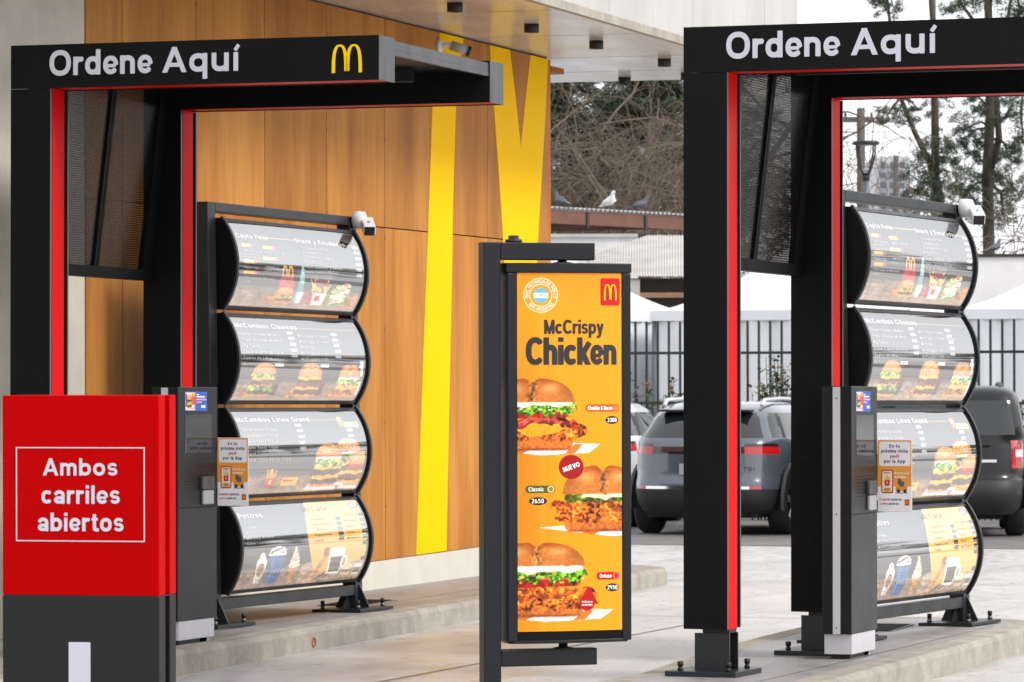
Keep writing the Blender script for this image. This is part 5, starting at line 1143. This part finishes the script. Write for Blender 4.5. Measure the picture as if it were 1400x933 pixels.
wallbox('wall', M['whitewash'], q0, q1, 4, zg, q0[2], 0, WB); wallbox('coping', M['fibro'], q0, q1, 4.1, q0[2]+.001, q0[2]+.06, -.05, WB)
w0, w1 = at(1240, 352, 67), at(1500, 343, 67)
WW = thing('boundary_wall', 'white boundary wall with weathered top behind the right tent', 'wall', (0, 0, 0))
wallbox('wall', M['whitewash'], w0, w1, .25, zg, w0[2], 0, WW); wallbox('coping', M['darkwall'], w0, w1, .33, w0[2]+.001, w0[2]+.05, -.04, WW)
f0, f1 = at(1199, 214, 150), at(1244, 214, 150); FB = thing('far_building', 'pale grey block in the distance behind bare branches', 'building', (0, 0, 0))
wallbox('wall', M['farwall'], f0, f1, 8, zg, f0[2], 0, FB)
for i in range(3):
    for j in range(5):
        g0, g1 = at(1204+i*13, 222+j*14, 149.8), at(1211+i*13, 222+j*14, 149.8); wallbox('window', M['galv'], g0, g1, .1, g0[2]-.2, g0[2], 0, FB)

# ------------------------------------------------------------------ lamp, poles
LP = at(1184, 262, 57); LPz = gz(56, ROAD); hl = LP[2]-LPz
LA = thing('street_lamp', 'grey post top street lamp with four curved lantern arms', 'street lamp', (LP[0], LP[1], LPz), (0, 0, .5))
MB().tube([(0,0,0), (0,0,hl-.2), (0,0,hl+.17)], [.06, .045, .04], 12).build('pole', M['galv'], LA); MB().lathe([(.05, 0), (.055, .05), (.03, .09)], 12, (0, 0, hl+.15)).build('collar', M['lampblack'], LA)
for k in range(4):
    a = k*math.pi/2+.4; c_, s_ = math.cos(a), math.sin(a)
    MB().tube([(c_*.02, s_*.02, hl+.17), (c_*.10, s_*.10, hl+.33), (c_*.155, s_*.155, hl+.50), (c_*.16, s_*.16, hl+.65)], .012, 6).build('arm', M['lampblack'], LA)
MB().lathe([(.16, 0), (.185, .012), (.185, .04), (.16, .055), (.001, .06)], 20, (0, 0, hl+.62)).build('lantern_cap', M['lampblack'], LA); MB().lathe([(.05, 0), (.06, .05), (.02, .08)], 12, (0, 0, hl+.24)).build('lamp', M['plastic_grey'], LA)
def pole(label, px, py, dist, r, arms, top=0):
    P = at(px, py, dist); o = thing('utility_pole', label, 'pole', (P[0], P[1], zg), (0, 0, YAW)); h = P[2]-zg
    MB().tube([(0,0,0), (0,0,h)], [r*1.2, r], 9).build('shaft', M['pole'], o)
    for z, a, b in arms:
        bx('crossarm', M['pole'], o, -a, b, -.05, .05, h-z-.06, h-z+.06)
        for x in np.linspace(-a+.05, b-.05, 3): MB().lathe([(.02, 0), (.035, .04), (.02, .1)], 8, (x, -.0, h-z+.061)).build('insulator', M['pole'], o)
pole('weathered utility pole with a crossarm beside the street lamp', 1177, 148, 92, .09, ((.25, .95, .28),))
pole('thin dark pole rising behind the right menu board', 1225, 213, 105, .07, ())
pole('slim grey pole above the right canopy beam', 1276, -40, 86, .055, ())

# ------------------------------------------------------------------ trees
def branches(mb, seed, p, d, ln, r, lv, maxlv, droop, kids, wander=.35, sides=5, up=.0):
    rg = random.Random(seed)
    def grow(p, d, ln, r, lv):
        n = max(4, int(7-lv)); pts = [p.copy()]; rads = [r]; q = p.copy(); dd = d.normalized()
        for i in range(n):
            dd = (dd+Vector((rg.gauss(0, wander), rg.gauss(0, wander), rg.gauss(0, wander)-droop*lv*.1+up))*(.55)).normalized(); q = q+dd*(ln/n); pts.append(q.copy()); rads.append(r*(1-.75*(i+1)/n) if lv else r*(1-.6*(i+1)/n))
        mb.tube(pts, [max(x, .006) for x in rads], sides if lv < 2 else (4 if lv < 3 else 3), caps=False)
        if lv < maxlv:
            for k in range(kids[lv]):
                t = rg.uniform(.25, 1) if lv else rg.uniform(.35, 1); i = min(n-1, int(t*n)); b = pts[i].lerp(pts[i+1], t*n-i if t*n-i <= 1 else 1)
                nd = (dd*.35+Vector((rg.gauss(0, 1), rg.gauss(0, 1), rg.gauss(.15, .7)))).normalized(); grow(b, nd, ln*rg.uniform(.45, .75), max(.006, rads[i]*rg.uniform(.35, .6)), lv+1)
    grow(Vector(p), Vector(d), ln, r, 0)
def bare_tree(label, px, dist, seed, height, r, kids, droop, lean=(0,0), trunk_frac=.35, wander=.35, ln=None):
    P = at(px, 500, dist); o = thing('bare_tree', label, 'tree', (P[0], P[1], zg), (0,0,0), 'leafless trees behind the fence')
    t = MB(); th = height*trunk_frac; tip = Vector((lean[0]*th, lean[1]*th, th)); t.tube([(0,0,-.1), tip*.5+Vector((.05,0,0)), tip], [r*1.25, r, r*.85], 10); t.build('trunk', M['bark'], o)
    b = MB(); rg = random.Random(seed)
    for k in range(5):
        a = 2*math.pi*(k+rg.random()*.6)/5; branches(b, seed*31+k, tip-Vector((0,0,rg.uniform(0, .25)*th)), (math.cos(a)*.8+lean[0], math.sin(a)*.8+lean[1], rg.uniform(.5, 1.1)), ln or height*.5, r*.55, 0, len(kids), droop, kids, wander)
    b.build('branches', M['twig'], o); return o
bare_tree('leafless tree with tangled grey twigs above the open shed', 812, 80, 4, 8.8, .18, (9, 7, 6), 1.6, (.05, .1))
bare_tree('leafless tree with a thick leaning limb behind the perched pigeons', 930, 83, 11, 10, .24, (9, 7, 6), 1.8, (-.25, 0))
bare_tree('leafless tree partly hidden behind the wood wall corner', 735, 84, 23, 9.6, .18, (8, 7, 6), 1.5, (.1, .0))
bare_tree('thin bare tree with pale twigs beside the street lamp', 1205, 72, 37, 6.0, .09, (6, 5, 4), .4, (.15, 0), .3, .28)
bare_tree('thin bare tree with upright twigs left of the tall pine', 1262, 75, 52, 6.2, .09, (6, 5, 4), .3, (-.1, 0), .3, .28)
def leaves(mb, rg, c, rad, n, size, flatz=1., aspect=.45):
    for _ in range(n):
        while True:
            v = Vector((rg.uniform(-1,1), rg.uniform(-1,1), rg.uniform(-1,1)))
            if v.length < 1: break
        p = Vector(c)+Vector((v.x*rad, v.y*rad, v.z*rad*flatz)); a = Vector((rg.gauss(0,1), rg.gauss(0,1), rg.gauss(0,.8))).normalized(); b = a.orthogonal().normalized(); s = size*rg.uniform(.6, 1.4)
        b = (Matrix.Rotation(rg.uniform(0, 6.3), 3, a) @ b); mb.add([p-a*s, p+b*s*aspect, p+a*s, p-b*s*aspect], [(0,1,2,3)])
def conifer(label, px, dist, seed, spec, trunk_pts, leafsize, mat_leaf, group):
    "spec: clumps (px, py, radius m, leaves); trunk_pts in photo pixels"
    P = at(px, 500, dist); o = thing('evergreen_tree', label, 'tree', (P[0], P[1], zg), (0,0,0), group); base = Vector((P[0], P[1], zg)); rg = random.Random(seed); tr = MB()
    for pts, r0, r1 in trunk_pts:
        V = [Vector(at(x, y, dist))-base for x, y in pts]; tr.tube(V, list(np.linspace(r0, r1, len(V))), 8)
    f = MB()
    for x, y, rad, n in spec:
        c_ = Vector(at(x, y, dist+rg.uniform(-.8, .8)))-base
        near = min((Vector(at(qx, qy, dist))-base for pts, _, _ in trunk_pts for qx, qy in pts), key=lambda v: (v-c_).length)
        tr.tube([near, near.lerp(c_, .5)+Vector((0,0,.08)), c_], [.035, .022, .01], 5)
        k = max(4, int(n/18))
        for _ in range(k):
            v = Vector((rg.gauss(0,1), rg.gauss(0,1), rg.gauss(0,.7))); v = v.normalized()*rg.random()**.5; leaves(f, rg, c_+v*rad*1.0, rad*.30, int(n*3.0/k), leafsize*.95, .8, .13)
    tr.build('trunk', M['barkdark'], o); f.build('crown', mat_leaf, o, normals=False); return o
rg = random.Random(5)
conifer('tall dark pine with open clumps at the right edge', 1353, 80, 3,
  [(1330,170,.42,420),(1318,190,.34,300),(1338,205,.30,240),(1385,150,.45,420),(1398,190,.40,360),(1380,215,.34,300),(1335,245,.46,460),(1322,262,.30,260),(1378,250,.48,520),(1395,275,.42,420),(1358,225,.3,220),(1345,285,.36,300),(1372,300,.36,300),(1310,8,.34,300),(1335,-8,.40,380),(1382,6,.40,360),(1398,20,.3,240),(1360,-20,.4,300),(1345,150,.3,200),(1400,120,.4,300),(1325,130,.28,180)],
  [([(1353,506),(1352,345),(1350,240),(1354,150),(1352,60),(1350,-60)], .13, .07), ([(1352,240),(1366,190),(1362,130),(1372,60),(1384,-10)], .08, .03), ([(1350,250),(1368,262),(1385,258)], .04, .02), ([(1354,175),(1375,160),(1396,154)], .045, .02), ([(1352,60),(1325,20),(1310,0)], .05, .02)], .055, M['leafdark'], 'pines behind the right menu board')
conifer('leaning pine with sparse clumps behind the lamp post', 1290, 84, 9,
  [(1222,150,.34,260),(1235,165,.30,220),(1210,165,.26,180),(1280,140,.34,240),(1256,150,.26,160),(1285,195,.34,300),(1270,210,.36,320),(1295,215,.38,360),(1262,240,.44,420),(1285,250,.48,500),(1300,235,.36,300),(1250,262,.40,380),(1275,280,.44,420),(1305,275,.4,380),(1240,285,.3,240),(1195,5,.26,180),(1222,12,.28,200),(1215,-6,.3,220)],
  [([(1292,506),(1290,300),(1279,240),(1279,180),(1278,120),(1276,40),(1270,-40)], .10, .05), ([(1290,300),(1272,225),(1250,180),(1232,135),(1220,60),(1212,-10)], .07, .03)], .05, M['leafdark'], 'pines behind the right menu board')
for i, (px, d, sd_) in enumerate(((775, 90, 1), (868, 92, 2), (955, 91, 3))):
    spec = []
    rg = random.Random(60+i)
    for _ in range(46): spec.append((px+rg.gauss(0, 42), rg.uniform(100, 330), rg.uniform(.4, .8), 300))
    conifer(['dense evergreen behind the bare twigs beside the wood wall', 'dense evergreen in the middle behind the bare twigs', 'dense evergreen behind the right canopy front post'][i], px, d, 70+i, spec, [([(px,506),(px+4,300),(px-3,150),(px+6,40)], .2, .06)], .085, M['leafdark'], 'evergreens behind the bare trees')
def shrub(label, px, ytop, dist, seed, stems, lowy=640):
    P = at(px, 600, dist); z0 = gz(P[1], ROAD); o = thing('leafy_shrub', label, 'shrub', (P[0], P[1], z0), (0,0,0), 'young shrubs along the fence'); rg = random.Random(seed); st = MB(); lf = MB(); lr = MB(); H = at(px, ytop, dist)[2]-z0
    for s in range(stems):
        x, y = rg.gauss(0, .22), rg.gauss(0, .12); h = H*rg.uniform(.72, 1.0); pts = [Vector((x*.4, y*.4, 0)), Vector((x*.8, y*.8, h*.5)), Vector((x+rg.gauss(0, .06), y, h))]; st.tube(pts, [.012, .009, .004], 5)
        for k in range(64):
            t = rg.uniform(.12, 1.02); p = pts[0].lerp(pts[1], min(1, t*2)) if t < .5 else pts[1].lerp(pts[2], t*2-1); a = rg.uniform(0, 6.3); d = Vector((math.cos(a), math.sin(a), rg.uniform(.1, .8))).normalized(); sd2 = d.cross(Vector((0,0,1))).normalized(); L_ = rg.uniform(.07, .13); w_ = L_*.24
            (lr if t > .9 and rg.random() < .3 else lf).add([p+d*.01, p+d*L_*.5+sd2*w_, p+d*L_, p+d*L_*.5-sd2*w_], [(0,1,2,3)])
    st.build('stem', M['barkdark'], o); lf.build('foliage', M['leaf'], o, normals=False); lr.build('young_tips', M['leafred'], o, normals=False)
shrub('leafy shrub beside the white car mirror', 886, 508, 53.2, 1, 15)
shrub('small leafy shrub just left of the canopy front post', 926, 545, 53.2, 8, 8)
shrub('leafy shrub rising above the roof of the blue grey crossover', 1040, 486, 52.6, 2, 10)
shrub('leafy shrub against the fence beside the rear canopy post', 1072, 486, 52.4, 3, 12)
shrub('leafy shrub behind the black car at the right edge', 1392, 548, 51.0, 4, 7)

# ------------------------------------------------------------------ pigeons
def pigeon(label, px, py, dist, rz, m_, s=1.):
    P = at(px, py, dist); o = thing('pigeon', label, 'pigeon', P, (0, 0, rz), 'pigeons perched on roofs'); o.scale = (s, s, s)
    b = MB(); ctr = [(-.155,0,.075),(-.10,0,.085),(-.05,0,.10),(0,0,.115),(.04,0,.135),(.062,0,.165),(.072,0,.195),(.082,0,.215),(.10,0,.222),(.116,0,.216)]
    b.tube(ctr, [.012,.032,.052,.058,.052,.036,.026,.027,.022,.008], 12); b.build('body', m_, o)
    MB().add([(-.12,-.03,.10),(-.12,.03,.10),(-.24,.035,.052),(-.24,-.035,.052),(-.12,-.025,.088),(-.12,.025,.088),(-.24,.03,.046),(-.24,-.03,.046)], [(0,1,2,3),(7,6,5,4),(0,3,7,4),(1,5,6,2),(3,2,6,7),(0,4,5,1)]).build('tail', m_, o)
    for s_ in (-1, 1):
        MB().tube([(.05, s_*.045, .125), (-.04, s_*.055, .105), (-.16, s_*.03, .075)], [.02, .026, .006], 6).build('wing', m_, o); MB().tube([(.0, s_*.02, .07), (.0, s_*.02, .004), (.03, s_*.02, .002)], .005, 5).build('leg', M['beak'], o)
    MB().tube([(.112, 0, .216), (.136, 0, .208)], [.007, .002], 6).build('beak', M['beak'], o)
def roofpt(px, off):   # on the front edge of the shed roof
    lo, hi = 0., Ls
    for _ in range(40):
        mid = (lo+hi)/2; q = np.array(a0)+np.array((sd.x/Ls*mid, sd.y/Ls*mid, 0))-CAM
        if 700+FPX*(q@RT)/(q@FW) < px: lo = mid
        else: hi = mid
    q = np.array(a0)+np.array((sd.x/Ls*lo, sd.y/Ls*lo, .012)); v = q-CAM; return 700+FPX*(v@RT)/(v@FW), 466.5-FPX*(v@UP)/(v@FW), v@FW
x_, y_, d__ = roofpt(834, 0); pigeon('white pigeon perched on the zinc roof edge of the open shed', x_, y_, d__+.12, -.75, M['pigeonwhite'], 1.1)
x_, y_, d__ = roofpt(877, 0); pigeon('grey pigeon to the right of the white one on the shed roof', x_, y_, d__+.25, .5, M['pigeon'], .95)
x_, y_, d__ = roofpt(765, 0); pigeon('grey pigeon near the wood wall corner on the shed roof', x_, y_, d__+.25, 2.6, M['pigeon'], .9)
v = Vector(w0).lerp(Vector(w1), .47)+pn*.1; q = np.array((v.x, v.y, w0[2]+.05))-CAM
pigeon('grey pigeon on the white boundary wall', 700+FPX*(q@RT)/(q@FW), 466.5-FPX*(q@UP)/(q@FW), q@FW, 1.0, M['pigeon'], 1.)

# ------------------------------------------------------------------ the wood that the boards mirror, beyond the right edge of the view
rg = random.Random(77); fw_ = MB(); tw_ = MB()
for i in range(46):
    x = -1+i*1.9+rg.uniform(-.6, .6); y = 84-i*.55+rg.uniform(-3, 3); h = rg.uniform(6.5, 9.5)
    tw_.tube([(x, y, zg), (x+rg.uniform(-.3, .3), y, zg+h*.7)], [.16, .06], 6)
    for k in range(16): leaves(fw_, rg, (x+rg.gauss(0, 1.0), y+rg.gauss(0, .9), zg+h*rg.uniform(.12, .95)), rg.uniform(.6, 1.1), 34, .26, .8, .4)
wood_ = fw_.build('far_wood', M['leafdark'], None, normals=False); tag(wood_, 'far dark wood beyond the car park', None, kind='stuff'); tw_.build('trunks', M['barkdark'], wood_)['kind'] = 'stuff'
